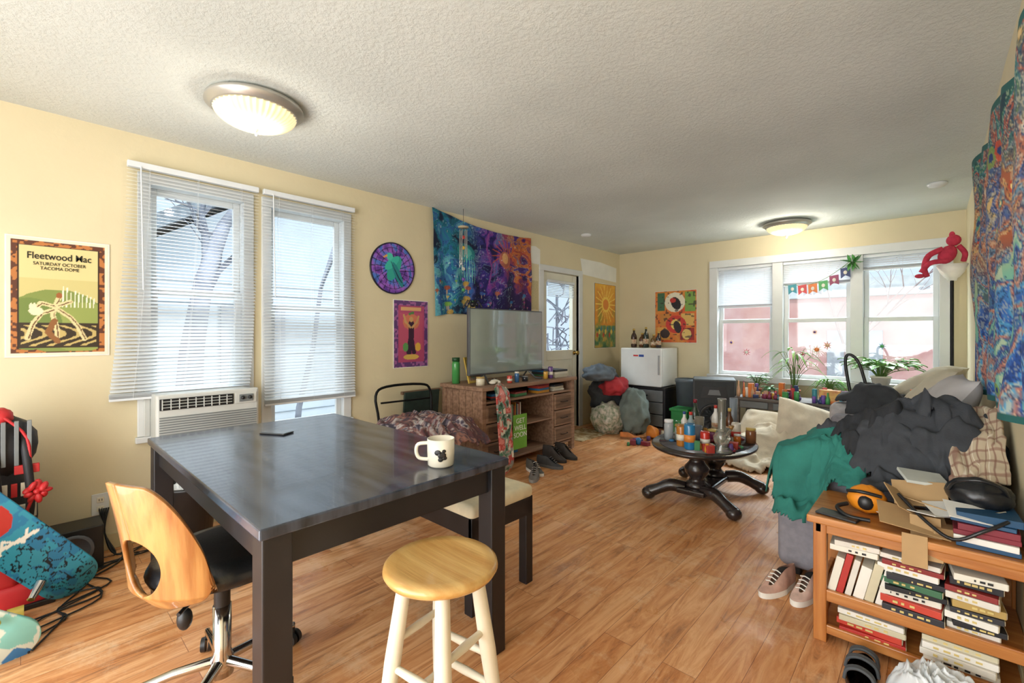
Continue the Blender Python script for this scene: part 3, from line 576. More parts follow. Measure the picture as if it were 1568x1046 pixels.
# ------------------------------------------------------------------ cloth helpers
def cnoise(p): return (1-abs(noise.noise(p)))**3
def heap(nm,c,r,h,mat,seed=0,freq=5,fold=.35,res=(96,48),parent=None,outl=.18,flat=.5,rot=0,sx=(1,1)):
    o=M(nm); sd=Vector((seed*3.7,seed*1.3,seed*.7)); x0,y0,z0=c
    def fn(u,v):
        a=2*pi*u; R=r*(1+outl*noise.noise(Vector((cos(a)*1.3,sin(a)*1.3,0))+sd)*2)
        q=v; x=cos(a)*q; y=sin(a)*q
        p=Vector((x*freq*sx[0],y*freq*sx[1],0))+sd; w=noise.noise(p*.35)*2.2
        rg=cnoise(p*.55+Vector((w,-w,0))); rg2=cnoise(p*1.3+Vector((3+w,w,1)))
        base=(1-q**2.6)**flat if q<1 else 0
        big=.5+.5*noise.noise(Vector((x*1.6,y*1.6,3))+sd)
        z=h*base*(.50+.45*big+.45*fold*(rg-.5)+.14*(rg2-.5))
        k=1+.08*fold*(rg-.5)
        X=x*R*k;Y=y*R*k
        return (x0+X*cos(rot)-Y*sin(rot),y0+X*sin(rot)+Y*cos(rot),z0+max(z,.0))
    o.grid(fn,res[0],res[1],mat); return o.done(parent)
def pillow(nm,c,w,h,t,mat,rot=(0,0,0),parent=None,seed=0):
    o=M(nm); m=Matrix.Translation(c)@rotm(rot)
    for sgn in (1,-1):
        def fn(u,v):
            x=2*u-1;y=2*v-1; e=(max(0,(1-abs(x)**3.2))*max(0,(1-abs(y)**3.2)))**.55
            pin=1-.07*(1-abs(y)**2)*abs(x)**4; pin2=1-.07*(1-abs(x)**2)*abs(y)**4
            z=sgn*t/2*e*(1+.18*noise.noise(Vector((x*2.2,y*2.2,seed+sgn))))
            return m@Vector((x*w/2*pin,y*h/2*pin2,z))
        o.grid(fn,28,28,mat)
    return o.done(parent)
def blur(a,n):
    for _ in range(n):
        p=np.pad(a,1,mode='edge'); a=(p[1:-1,1:-1]*2+p[:-2,1:-1]+p[2:,1:-1]+p[1:-1,:-2]+p[1:-1,2:])/6
    return a
def sheet_on(name,mat,cx,cy,W,H,rot,support,shape,seed,lift=.03,fold=.035,ffreq=7,fdir=0,res=.006,th=.008,parent=None,warp=.03):
    """a flat-cut garment lying crumpled on a support surface z=support(x,y); shape(u,v)->bool in -1..1"""
    nu=int(W/res);nv=int(H/res); u,v=np.meshgrid(np.linspace(-1,1,nu+1),np.linspace(-1,1,nv+1))
    wu=(fbm(u+3,v+3,2.2,seed,3)-.5)*.5; wv=(fbm(u+3,v+3,2.2,seed+50,3)-.5)*.5
    mask=shape(u+wu,v+wv).astype(float); edge=np.clip(blur(np.pad(mask,14),26)[14:-14,14:-14]*2-1,0,1)
    lx=u*W/2+(fbm(u+5,v+5,4,seed+9,2)-.5)*warp;ly=v*H/2+(fbm(u+5,v+5,4,seed+19,2)-.5)*warp
    X=cx+lx*cos(rot)-ly*sin(rot); Y=cy+lx*sin(rot)+ly*cos(rot)
    S=blur(support(X,Y),10)
    # creased folds: ridged, anisotropic, domain-warped
    a=fdir; p=(lx*cos(a)+ly*sin(a)); q=(-lx*sin(a)+ly*cos(a)); w1=(fbm(lx+9,ly+9,5,seed+5,3)-.5)*.22; w2=(fbm(lx+9,ly+9,5,seed+6,3)-.5)*.22
    def rid(fx,fy,sd): 
        n=vnoise(p*fx/ffreq+w1*3+20,q*fy/ffreq+w2*3+20,ffreq,sd); return 1-np.abs(2*n-1)
    r1=rid(.6*ffreq/3,1.8*ffreq/3,seed+1)**1.6; r2=rid(1.6*ffreq/3,.8*ffreq/3,seed+2)**2.2; r3=rid(3.2*ffreq/3,3.4*ffreq/3,seed+3)**2
    f=fold*(1.0*r1+.7*r2)+fold*.22*r3
    Z=S+.006+edge**.5*(lift+f)
    Z=blur(Z,1)
    I=np.arange(u.size).reshape(u.shape); m4=(mask[:-1,:-1]+mask[1:,:-1]+mask[:-1,1:]+mask[1:,1:])>=3
    fs=np.stack([I[:-1,:-1][m4],I[:-1,1:][m4],I[1:,1:][m4],I[1:,:-1][m4]],1); used=np.unique(fs); mp=np.zeros(u.size,int); mp[used]=np.arange(len(used)); fs=mp[fs]
    pts=np.stack([X.ravel(),Y.ravel(),Z.ravel()],1)[used]; o=(pts.min(0)+pts.max(0))/2; o[2]=pts[:,2].min()
    me=bpy.data.meshes.new(name); me.from_pydata((pts-o).tolist(),[],fs.tolist()); me.materials.append(mat); me.polygons.foreach_set('use_smooth',[True]*len(fs)); me.update()
    r=bpy.data.objects.new(name,me); r.location=o; bpy.context.collection.objects.link(r); md=r.modifiers.new('thick','SOLIDIFY'); md.thickness=th; md.offset=-1
    if parent: par(r,parent)
    return r
def tshape(u,v): # body plus two sleeves
    return ((np.abs(u)<.46)&(np.abs(v)<.93))|((v>.25)&(v<.88)&(np.abs(u)<.95))
def blobshape(u,v): return (u*u+v*v)<.80
# ------------------------------------------------------------------ area by the TV stand
fm=pm('black_metal','#1d1d1e',.35,.7)
q=M('metal_frame_chair')
q.tube([(-3.32,2.02,0),(-3.34,2.0,.5),(-3.36,1.98,.72),(-3.36,2.08,.79),(-3.33,2.40,.79),(-3.32,2.5,.73),(-3.3,2.5,.5),(-3.28,2.5,0)],.011,fm,10,4)
q.tube([(-2.9,2.0,0),(-2.92,2.0,.44),(-3.33,2.0,.46)],.01,fm,8).tube([(-2.9,2.48,0),(-2.92,2.48,.44),(-3.3,2.48,.46)],.01,fm,8)
q.box(-3.33,-2.9,2.0,2.48,.44,.47,dark,.01)
q.tube([(-3.345,2.02,.66),(-3.33,2.25,.66),(-3.315,2.49,.66)],.008,fm,8)
q.done()
c=Cv(1,160); t=fbm(c.x+fbm(c.x,c.y,5,3),c.y+fbm(c.x,c.y,5,4),6,70,4); c.a=ramp(np.clip((t-.3)*2.5,0,1),['#3a3440','#6a6070','#c8c0b8','#7a4a4a','#48404c','#a8786a'])
def quilt(u,v):
    x=-3.30+.66*v; y=1.90+.70*u; z=.60+.02*noise.noise(Vector((u*6,v*6,2)))
    if v>.75: z-=.5*(v-.75)*1.2
    z+=.05*cnoise(Vector((u*7,v*3,5)))-.1*abs(u-.5)**2*2-.03
    return (x+.03*noise.noise(Vector((u*5,v*5,7))),y+.04*noise.noise(Vector((v*5,u*5,1))),z-.06)
painted('patterned_quilt',quilt,110,110,c,CLOTHP,solid=.012)
sb=M('chalkboard_sign'); sb.box(-3.42,-3.40,2.28,2.66,.42,.72,pm('chalkboard','#26352f',.7,var=.2,scale=20),.004,rot=(0,.1,0)).box(-3.425,-3.395,2.26,2.68,.70,.725,ws2,.003,rot=(0,.1,0)).box(-3.425,-3.395,2.26,2.68,.0,.43,ws2,.003).done()
def deck(nm,p0,p1,wdir,nrm,w,cv,wheelcol='#e8e2cc',wheels=True):
    p0=Vector(p0);p1=Vector(p1);wd=Vector(wdir).normalized();n=Vector(nrm).normalized();e=empty(nm,(p0+p1)/2); ax=(p1-p0)
    def fn(u,v):
        s=2*v-1; hw_=w/2*(1-max(0,(abs(s)-.72)/.28)**2.4)**.5 if abs(s)<1 else .0005
        kick=.05*max(0,(abs(s)-.72)/.28)**1.5
        return p0+ax*v+wd*(2*u-1)*max(hw_,.0005)-n*kick
    painted('deck',fn,48,170,cv,DECKP,e,solid=.011)
    if wheels:
        t=M('trucks_and_wheels'); wm=pm('wheel_'+wheelcol,wheelcol,.4)
        for f in (.22,.78):
            c0=p0+ax*f+n*.012
            t.cyl(c0,c0+n*.035,.022,.014,chrome,12); t.cyl(c0+n*.04-wd*.085,c0+n*.04+wd*.085,.008,.008,chrome,8)
            for sg in (-1,1): t.cyl(c0+n*.04+wd*sg*.062,c0+n*.04+wd*sg*.095,.026,.026,wm,20)
        t.done(e)
    return e
c=Cv(.25,300,'#9c9c92'); n=fbm(c.x,c.y,16,81,3); c.put(n>.5,'#c4453c'); c.put(n>.62,'#e58a80'); c.put(n<.36,'#3f7a5c'); c.put(n<.28,'#23402f'); c.put(fbm(c.x,c.y,22,90,2)>.68,'#e6dcc8')
deck('floral_skateboard',(-2.69,2.86,.01),(-2.80,2.90,.80),(-.15,1,0),(1,.1,.15),.20,c,wheels=False)
def shoe(nm,x,y,a,col,sole='#e6e2d8',L=.27,hgt=.10):
    o=M(nm); up=pm('shoe_'+col,col,.7,var=.15,scale=20); so=pm('sole_'+sole,sole,.6); m=Matrix.Translation((x,y,0))@rotm((0,0,a)); o.xf=m
    def sl(u,v):
        al=2*pi*u; X=cos(al)*L/2; Y=sin(al)*(.043 if X>0 else .036)*(1+.12*cos(al)); return (X,Y,.001+.026*v)
    o.grid(sl,28,2,so)
    def upf(u,v):
        al=2*pi*u; X=cos(al)*L/2; w=(.041 if X>0 else .034)*(1+.12*cos(al)); k=1-.62*v**1.6
        top=hgt if X<.01 else hgt*(1-.55*min(1,(X-.01)/(L*.4))); xx=X*(1-.25*v**1.5)-v*.03
        return (xx,sin(al)*w*k,.025+(top-.025)*v)
    o.grid(upf,28,8,up); o.ell((-.04,0,hgt*.86),(.045,.016,.012),pm('shoe_inside','#2a2624',.9)); 
    for i in range(4): o.tube([(.01+i*.018,-.02,hgt*.93-i*.012),(.012+i*.018,0,hgt*1.0-i*.012),(.01+i*.018,.02,hgt*.93-i*.012)],.003,so,5)
    return o.done()
shoe('sneaker',-2.60,3.10,-.3,'#5a5650'); shoe('sneaker',-2.60,3.32,.2,'#3a3a3c','#5c5c5c'); shoe('boot',-2.70,3.52,.1,'#3b3430','#2c2a28',hgt=.14); shoe('boot',-2.68,3.68,.0,'#3b3430','#2c2a28',hgt=.14); shoe('sneaker',-2.50,2.98,-1.0,'#6a6460','#8a8680')
shoe('running_shoe',-.44,2.51,-1.75,'#d9b8a8','#f0ece2'); shoe('running_shoe',-.55,2.48,-1.9,'#c9a08e','#f0ece2')
c=Cv(.6,90); c.a=ramp(fbm(c.x,c.y,14,99,3),['#c9b48c','#e0d2b0','#9a7a4c','#e8dcc0'])
painted('door_mat',lambda u,v:(-3.36+.42*u,4.35+.62*v,.006+.003*noise.noise(Vector((u*9,v*9,0)))),50,70,c,CLOTHP,solid=.005)
gry=pm('grey_green_fabric','#6e7a76',.85,var=.2,bump=.3); flor=pm('floral_fabric','#d5cabc',.85,col2='#77876a',scale=26,bump=.2); redf=pm('red_fabric','#b03038',.8,var=.2); charc=pm('charcoal_fabric','#3a3d42',.88,var=.15,scale=14,bump=.3,bscale=160)
def sack(nm,c,r,mat,seed,nzv=.22,f=2.2):
    o=M(nm); o.ell(c,r,mat,seg=56,nz=nzv,nf=f)
    sd=Vector((seed,seed*2,0)); z0=c[2]-r[2]
    for i,v in enumerate(o.v):
        p=Vector(v); d=p-Vector(c); w=noise.noise(p*4+sd)*1.2; k=.035*(cnoise(Vector((p.x*9+w,p.y*9,p.z*4+w))+sd)-.4); p+=d.normalized()*k if d.length>0 else Vector(); p.z=max(p.z,z0+.03); o.v[i]=tuple(p)
    return o.done()
sack('floral_laundry_bag',(-2.98,4.98,.17),(.20,.20,.20),flor,1); sack('grey_laundry_bag',(-2.72,5.15,.26),(.18,.2,.29),gry,2); sack('duffel_bag',(-3.15,5.25,.45),(.22,.26,.26),charc,3); sack('rolled_sleeping_bag',(-2.98,5.13,.56),(.16,.18,.13),redf,4); sack('grey_blanket_roll',(-3.12,5.0,.72),(.2,.2,.11),pm('slate_fabric','#5e6872',.85,var=.25,bump=.3),6)
shoe('clog',-2.60,4.85,.6,'#c9783a','#8a5a30',L=.24,hgt=.08)
# ------------------------------------------------------------------ fridge + stand
f=M('mini_fridge'); frm=pm('white_enamel','#dfe1df',.35,var=.03)
f.box(-3.14,-2.56,5.62,6.08,.54,1.04,frm,.012).box(-3.14,-2.56,5.575,5.615,.54,1.04,frm,.014).box(-2.60,-2.58,5.56,5.577,.70,.95,pm('handle_grey','#9a9c9c',.4),.004)
f.box(-2.95,-2.88,5.572,5.576,.93,.95,pm('red_sticker','#c93030',.4),.001).box(-2.87,-2.80,5.572,5.576,.925,.955,pm('blue_sticker','#2a4a9a',.4),.001)
f.done()
f=M('black_drawer_stand')
f.box(-3.16,-2.52,5.60,6.06,.50,.535,blkl).box(-3.16,-3.13,5.60,6.06,0,.50,blkl).box(-2.55,-2.52,5.60,6.06,0,.50,blkl).box(-3.13,-2.55,6.03,6.05,.02,.50,blkl)
for i in range(3): f.box(-3.125,-2.555,5.605,5.63,.03+i*.158,.178+i*.158,pm('grey_drawer','#6c6f70',.5,var=.15),.004).box(-2.92,-2.76,5.59,5.608,.10+i*.158,.115+i*.158,fm,.003).box(-3.12,-2.56,5.63,6.0,.04+i*.158,.16+i*.158,blkl,.002)
f.done()
for i,(x,h,r,cl) in enumerate(((-3.06,.26,.04,'#3a2418'),(-2.96,.2,.045,'#5c3a20'),(-2.88,.28,.038,'#1f2a20'),(-2.79,.18,.045,'#7a5a30'),(-2.7,.22,.035,'#2a2022'))): bottle('liquor_bottle',x,5.8+.05*(i%2),1.041,h,r,cl,'#c0a050')
t=M('trash_can'); t.lathe([(0,0),(.10,0),(.13,.60),(.14,.61),(.14,.64),(.12,.65),(.1,.60),(0,.58)],(-2.36,5.88,0),pm('slate_plastic','#5a646c',.45),28).done()
b=M('green_storage_bin'); gm=pm('green_plastic','#2f8d4c',.45); b.box(-2.36,-2.16,5.4,5.62,0,.30,gm,.015).box(-2.375,-2.145,5.385,5.635,.29,.325,gm,.01).done()
s=M('floor_speaker'); s.xf=Matrix.Translation((-1.93,5.64,0))@rotm((0,0,.35))
s.box(-.23,.23,-.18,.18,0,.70,pm('speaker_cabinet','#4a4f52',.6,var=.1),.012).box(-.21,.21,-.186,-.178,.02,.68,pm('speaker_baffle','#34383b',.7),.003)
s.lathe([(.0,-.02),(.05,-.03),(.15,.01),(.17,.012),(.17,0),(.0,0)],(0,-.187,.25),dark,32,m=rotm((pi/2,0,0))).lathe([(.0,0),(.045,.012),(.045,.0),(.17,.0)],(0,-.192,.25),pm('speaker_cone','#6a6e73',.5),32,m=rotm((pi/2,0,0)))
s.prism([(-.15,-.192,.48),(.15,-.192,.48),(.12,-.192,.62),(-.12,-.192,.62)],(0,.01,0),dark).prism([(-.07,-.196,.52),(.07,-.196,.52),(.05,-.196,.58),(-.05,-.196,.58)],(0,.01,0),pm('speaker_cone','#6a6e73',.5))
s.done()
# ------------------------------------------------------------------ coffee table
esp=pm('espresso_wood','#2c2422',.25,var=.25,scale=7,coat=.3)
tcx,tcy=-1.27,3.50
k=M('oval_coffee_table')
k.lathe([(0,.375),(.30,.375),(.37,.385),(.40,.40),(.405,.412),(.395,.42),(0,.42)],(tcx,tcy,0),esp,56,.88,1.14)
k.lathe([(0,.42),(.34,.42),(.345,.4225),(0,.4225)],(tcx,tcy,0),pm('table_inlay','#5a5a5e',.15,var=.2,scale=12),48,.88,1.14)
k.box(tcx-.10,tcx+.10,tcy-.28,tcy+.36,.085,.125,esp,.012)
for yy in (tcy-.14,tcy+.22):
    k.lathe([(0,.12),(.085,.12),(.095,.14),(.06,.16),(.05,.185),(.08,.22),(.088,.26),(.055,.30),(.045,.33),(.10,.36),(.13,.376),(0,.376)],(tcx,yy,0),esp,24)
for (sx_,sy_) in ((-1,-1),(1,-1),(-1,1),(1,1)):
    p=Vector((tcx+sx_*.07,tcy+.04+sy_*.24,0)); d=Vector((sx_*.85,sy_*.35,0))
    k.tube([p+Vector((0,0,.11)),p+d*.10+Vector((0,0,.12)),p+d*.19+Vector((0,0,.085)),p+d*.27+Vector((0,0,.05))],[.045,.045,.038,.045],esp,14,4); k.ell(p+d*.27+Vector((0,0,.045)),(.052,.052,.044),esp)
k.done()
R=random.Random(12); zt=.4225
bottle('soda_can',-1.26,3.20,zt,.18,.038,'#2a78a8','#e08a3a',shape='can'); bottle('beer_can',-1.34,3.25,zt,.15,.034,'#b8742c',shape='can'); bottle('soda_can',-1.19,3.3,zt,.12,.033,'#c8362c',shape='can')
bottle('glass_jar',-1.42,3.42,zt,.12,.04,'#b9c0b4','#b09040',trans=.4,shape='jar'); bottle('drinking_glass',-1.1,3.45,zt,.13,.035,'#c8d2d0',trans=.7,shape='cup'); bottle('drinking_glass',-1.35,3.62,zt,.16,.038,'#d2c8b4',trans=.6,shape='cup'); bottle('wine_bottle',-1.42,3.72,zt,.28,.036,'#2a3a2c','#8a2030'); bottle('spray_bottle',-1.28,3.78,zt,.24,.032,'#e8e4dc','#c03a30'); bottle('beer_bottle',-1.15,3.7,zt,.24,.03,'#5c3418','#d0b060'); bottle('soda_can',-1.48,3.55,zt,.12,.033,'#3a8a50',shape='can'); bottle('pill_bottle',-1.05,3.55,zt,.08,.025,'#d97a2c','#f0f0f0',shape='jar'); bottle('candle_jar',-1.22,3.55,zt,.09,.04,'#8a3a6a','#d9c070',shape='jar'); bottle('tall_vase',-1.17,3.86,zt,.30,.03,'#a8b4c0',trans=.4,shape='cup'); bottle('beer_can',-1.08,3.62,zt,.15,.033,'#e0d8c8','#c8362c',shape='can')
bottle('glass_jar',-1.50,3.40,zt,.15,.035,'#c9d0d4','#e8e8e8',trans=.4,shape='jar'); bottle('soda_bottle',-1.35,3.45,zt,.22,.032,'#b0c4c8','#c8362c',trans=.4); bottle('drinking_glass',-1.27,3.37,zt,.14,.034,'#a9b8d0',trans=.6,shape='cup'); bottle('medicine_bottle',-1.44,3.55,zt,.2,.028,'#e6e2da','#2a4a8a'); bottle('glass_jar',-1.0,3.7,zt,.11,.036,'#8a5a3a','#d0b060',shape='jar')
bg=M('glass_water_pipe'); gg=pm('clear_glass','#d0d0c0',.06,trans=.8,coat=.6); bg.lathe([(0,0),(.07,0),(.072,.012),(.036,.045),(.052,.08),(.056,.10),(.036,.14),(.025,.16),(.025,.35),(.03,.365),(.021,.365),(.021,.14),(0,.11)],(-1.07,3.28,zt),gg,24).tube([(-1.07,3.28,zt+.08),(-1.03,3.25,zt+.12),(-.99,3.22,zt+.18)],.010,gg,8).lathe([(0,0),(.008,0),(.020,.024),(.017,.024),(0,.006)],(-.99,3.22,zt+.175),pm('amber_glass','#b98a4a',.1,trans=.4),12).done()
bg=M('clutter_of_small_items')
for i in range(90):
    a=R.uniform(0,2*pi); q=R.uniform(.05,.31); x=tcx+cos(a)*q*.95; y=tcy+sin(a)*q*1.3; s_=R.uniform(.010,.028); mt=R.choice(cm)
    if i%3==0: bg.box(x-s_,x+s_,y-s_*1.4,y+s_*1.4,zt,zt+R.uniform(.01,.07),mt,.003,rot=(0,0,R.uniform(0,3)))
    elif i%3==1: bg.lathe([(0,0),(s_*.7,0),(s_*.8,s_*.8),(s_*.5,s_*2.4),(0,s_*2.5)],(x,y,zt),mt,12)
    else: bg.ell((x,y,zt+s_*.5),(s_,s_*.8,s_*.5),mt,(0,0,i),10)
bg.done()
bg=M('floor_clutter')
for i in range(26):
    x=R.uniform(-2.5,-1.8); y=R.uniform(4.5,5.35); s_=R.uniform(.015,.035); mt=R.choice(cm)
    if i%2: bg.box(x-s_,x+s_,y-s_*1.4,y+s_*1.4,0.001,R.uniform(.02,.08),mt,.003,rot=(0,0,R.uniform(0,3)))
    else: bg.lathe([(0,0),(s_*.8,0),(s_,s_),(s_*.7,s_*2.2),(0,s_*2.2)],(x,y,.001),mt,12)
bg.done()
sack('orange_pumpkin_pail',(-2.42,5.05,.07),(.075,.075,.075),pm('orange_plastic2','#d9822c',.5),4,.05)
# ------------------------------------------------------------------ window table with plants and stuff
wt=wood('dark_table_wood','#4b433e','#625850',.45,0,5)
k=M('window_side_table'); k.box(-1.66,-.62,5.50,5.95,.49,.52,wt).box(-1.63,-.65,5.52,5.54,.40,.49,wt)
for x in (-1.65,-.67):
    for y in (5.51,5.90): k.box(x,x+.04,y,y+.04,0,.49,wt)
for x in (-1.6,-1.27,-.95): k.box(x,x+.28,5.505,5.52,.41,.48,pm('grey_drawer','#6c6f70',.5,var=.15),.003)
k.box(-1.62,-.65,5.55,5.92,.15,.17,wt); k.done()
green=pm('leaf_green','#5a9a3c',.45,col2='#8ac054',scale=9); dgreen=pm('leaf_dark','#357a3a',.45,col2='#569a4c',scale=9); terra=pm('terracotta','#a85f3c',.8); stem=pm('stem_green','#5d7a3a',.6)
def leaf(o,p,d,L,W,mat,droop=.4):
    d=Vector(d).normalized(); sd=d.cross(Vector((0,0,1))); sd=sd.normalized() if sd.length>.01 else Vector((1,0,0)); p=Vector(p)
    def fn(u,v): 
        w=W*sin(pi*min(v**.75,1))*(2*u-1); q=p+d*L*v-Vector((0,0,droop*L*v*v))+sd*w+Vector((0,0,abs(2*u-1)*W*.25)); return q
    o.grid(fn,2,6,mat)
def plant(nm,x,y,z,pr,ph,n,L,W,hgt,mat,potm,seed,spread=1,droop=.5):
    r=random.Random(seed); o=M(nm); o.lathe([(0,0),(pr*.7,0),(pr,ph*.85),(pr*1.08,ph*.85),(pr*1.08,ph),(pr*.95,ph),(pr*.9,ph*.9),(0,ph*.88)],(x,y,z),potm,20)
    for i in range(n):
        a=r.uniform(0,2*pi); rr=r.uniform(.1,1)*spread; h=hgt*r.uniform(.45,1)
        py_=min(y+sin(a)*rr*.5*hgt,YB-.12); p=Vector((x+cos(a)*rr*.5*hgt,py_,z+ph+h)); o.tube([(x+cos(a)*pr*.3,y+sin(a)*pr*.3,z+ph*.85),(x+cos(a)*rr*.2*hgt,y+sin(a)*rr*.2*hgt*.6,z+ph+h*.6),p],.0025,stem,4,3)
        leaf(o,p,(cos(a),sin(a)*.6,r.uniform(-.1,.6)),L*r.uniform(.7,1.2),W,mat,droop)
    return o.done()
plant('potted_palm',-1.12,5.74,.521,.06,.10,26,.18,.014,.46,green,terra,1,.7,.8)
plant('potted_pothos',-.38,5.72,.70,.08,.12,70,.10,.038,.16,green,mugm,2,3.4)
plant('potted_herb',-1.5,5.78,.521,.05,.08,30,.06,.02,.16,dgreen,terra,3,1.2)
plant('potted_spider_plant',-.80,5.75,.521,.06,.09,40,.16,.01,.14,green,pm('blue_pot','#5a7a9a',.4),4,1.2,1.0)
plant('potted_succulent',-1.34,5.66,.521,.045,.06,16,.07,.018,.06,dgreen,mugm,5,1.5)
ps=M('plant_stand'); ps.box(-.50,-.24,5.60,5.86,.675,.70,wt)
for x in (-.49,-.28):
    for y in (5.61,5.82): ps.box(x,x+.03,y,y+.03,0,.675,wt)
ps.done()
kn=M('knickknacks'); R=random.Random(33); pal=[pm('knick_%d'%i,q,.4,var=.1) for i,q in enumerate(['#c94a4a','#e0b84a','#3a8a9a','#e8e4d8','#6a4a9a','#4a9a5a','#d97a3a','#8a3a5a','#2a3a6a','#c9a080'])]
for i in range(64):
    x=R.uniform(-1.63,-.66); y=R.uniform(5.53,5.66); h=R.uniform(.03,.19); r=R.uniform(.014,.03); mt=R.choice(pal)
    if i%4==0: kn.box(x-r,x+r,y-r*.6,y+r*.6,.52,.52+h,mt,.003,rot=(0,0,R.uniform(-.5,.5)))
    elif i%4==1: kn.lathe([(0,0),(r*.9,0),(r,h*.4),(r*.4,h*.7),(r*.35,h),(0,h)],(x,y,.52),mt,12)
    elif i%4==2: kn.lathe([(0,0),(r,0),(r,h*.8),(r*.8,h*.85),(0,h*.85)],(x,y,.52),mt,12)
    else: kn.ell((x,y,.52+r),(r,r,r*1.1),mt,seg=12).ell((x,y,.52+r*2.5),(r*.6,r*.6,r*.6),mt,seg=10)
kn.done()
kn=M('cereal_box'); kn.box(-.86,-.68,5.54,5.60,.521,.66,pm('yellow_carton','#d9b25a',.5,col2='#c8784a',scale=18),.003).done()
dc=M('window_suncatchers')
for (x,z,r,q) in ((-1.72,1.0,.05,0),(-1.9,1.12,.035,1),(-.98,1.05,.06,3),(-.88,1.1,.05,6),(-1.12,1.0,.04,7),(-1.0,1.25,.03,1),(-.4,1.1,.04,2)):
    for i in range(8):
        a=i*pi/4; dc.prism([(x+r*.35*cos(a-.35),YB+.05,z+r*.35*sin(a-.35)),(x+r*cos(a),YB+.05,z+r*sin(a)),(x+r*.35*cos(a+.35),YB+.05,z+r*.35*sin(a+.35))],(0,.002,0),pal[q])
    dc.lathe([(0,0),(r*.4,0),(r*.4,.003),(0,.003)],(x,YB+.05,z),pal[(q+3)%10],12,m=rotm((pi/2,0,0)))
dc.done()
bn=M('pennant_banner'); P=[(-1.28+.62*t,YB-.03,1.80+.22*t-.10*sin(pi*t)) for t in [i/12 for i in range(13)]]
bn.tube(P,.003,stem,5)
for i in range(6):
    t=(i+.3)/6.2; x=-1.28+.62*t; z=1.80+.22*t-.10*sin(pi*t)
    bn.prism([(x,YB-.032,z),(x+.085,YB-.032,z+.012),(x+.09,YB-.032,z-.10),(x+.045,YB-.032,z-.075),(x+.005,YB-.032,z-.11)],(0,-.002,0),pal[[2,0,6,5,7,8][i]])
    bn.ell((x+.045,YB-.036,z-.045),(.018,.003,.022),pal[3],seg=8)
for i in range(14): leaf(bn,(-.66+.02*(i%3),YB-.04,2.0),(cos(i*.9),-.3,sin(i*.9)),.10,.022,dgreen,.1)
bn.done()
# ------------------------------------------------------------------ bedding
bed=pm('ivory_plush','#e0d4be',.95,var=.08,scale=10,bump=.4,bscale=90)
pillow('ivory_throw_pillow',(-.92,5.14,.36),.50,.44,.22,bed,(1.0,.3,.5)); pillow('ivory_throw_pillow',(-1.32,5.28,.28),.45,.36,.18,bed,(.7,0,-.2))
def sup_bed(x,y): return .24*np.exp(-(((x+1.12)/.33)**2+((y-5.02)/.27)**2)**1.5)+.10*np.exp(-(((x+1.4)/.2)**2+((y-4.75)/.2)**2))
sheet_on('plush_floor_blanket',bed,-1.20,4.90,1.12,.98,.35,sup_bed,blobshape,31,.03,.05,5,.5,.010,.014)
# ------------------------------------------------------------------ sofas
sof=pm('grey_sofa_fabric','#88868d',.95,var=.1,scale=30,bump=.5,bscale=220,bdist=.002); sof2=pm('light_grey_sofa_fabric','#b4b2b4',.95,var=.1,scale=30,bump=.5,bscale=220,bdist=.002)
def sofa(nm,x0,x1,y0,y1,m,armh,backh,seats):
    o=M(nm); aw=.2
    o.box(x0+.02,x1,y0+.02,y1-.02,.05,.32,m,.02)
    o.box(x0,x1,y0,y0+aw,.04,armh,m,.05).box(x0,x1,y1-aw,y1,.04,armh,m,.05).box(x1-.2,x1,y0+.03,y1-.03,.04,backh,m,.06)
    L=(y1-y0-2*aw)/seats
    for i in range(seats):
        a=y0+aw+i*L; o.box(x0-.01,x1-.17,a+.004,a+L-.004,.31,.47,m,.045); o.box(x1-.36,x1-.14,a+.01,a+L-.01,.45,backh+.03,m,.07,rot=(0,.12,0))
    for x in (x0+.05,x1-.1):
        for y in (y0+.05,y1-.1): o.box(x,x+.05,y,y+.05,0,.05,dark)
    return o.done()
sofa1=sofa('grey_sofa',-.60,.20,2.66,4.50,sof,.60,.72,2)
sofa2=sofa('grey_armchair',-.64,.20,4.56,5.50,sof2,.66,.80,1)
beige=pm('beige_pillow_fabric','#cbc3ae',.9,var=.08,bump=.2); gp=pm('pale_grey_pillow','#c2bfc0',.9,var=.08,bump=.2)
pillow('grey_throw_pillow',(.0,3.22,.80),.52,.46,.18,gp,(0,-1.0,.1),seed=3); pillow('grey_throw_pillow',(-.02,3.62,.74),.46,.40,.16,gp,(0,-.8,.2),seed=4); pillow('beige_throw_pillow',(-.02,4.22,.80),.5,.42,.18,beige,(0,-.9,-.1),seed=5); pillow('beige_throw_pillow',(-.05,4.98,.82),.5,.42,.17,beige,(0,-.6,-.3),seed=6); pillow('purple_throw_pillow',(-.58,5.62,.55),.25,.25,.1,pm('plum_fabric','#5a3a5c',.85,col2='#8a6a80',scale=20),(1.1,0,.6),seed=9)
def sup_j(x,y): return .66+.10*np.exp(-(((x+.36)/.16)**2+((y-4.66)/.12)**2))-.12*np.clip((4.58-y)/.06,0,1)-.10*np.clip((y-4.76)/.06,0,1)
sheet_on('dark_jacket',charc,-.36,4.66,.56,.40,.2,sup_j,blobshape,12,.02,.05,6,.9,.008,.010)
hv=M('black_curved_handle'); hv.tube([(-.50,4.70,.68),(-.545,4.72,.98),(-.52,4.72,1.06),(-.45,4.72,.98),(-.38,4.71,.68)],.012,dark,10,5).done()
bottle('baby_bottle',-.12,4.62,.66,.15,.03,'#d9b8a0','#d98a5a')
c=Cv(1,120); t=(np.floor(c.x*9)+np.floor(c.y*9))%2; c.a=ramp(fbm(c.x,c.y,7,5)*.6+t*.3,['#2a5a8a','#c03a4a','#d9c8b0','#3a8a70','#e0a84a']); 
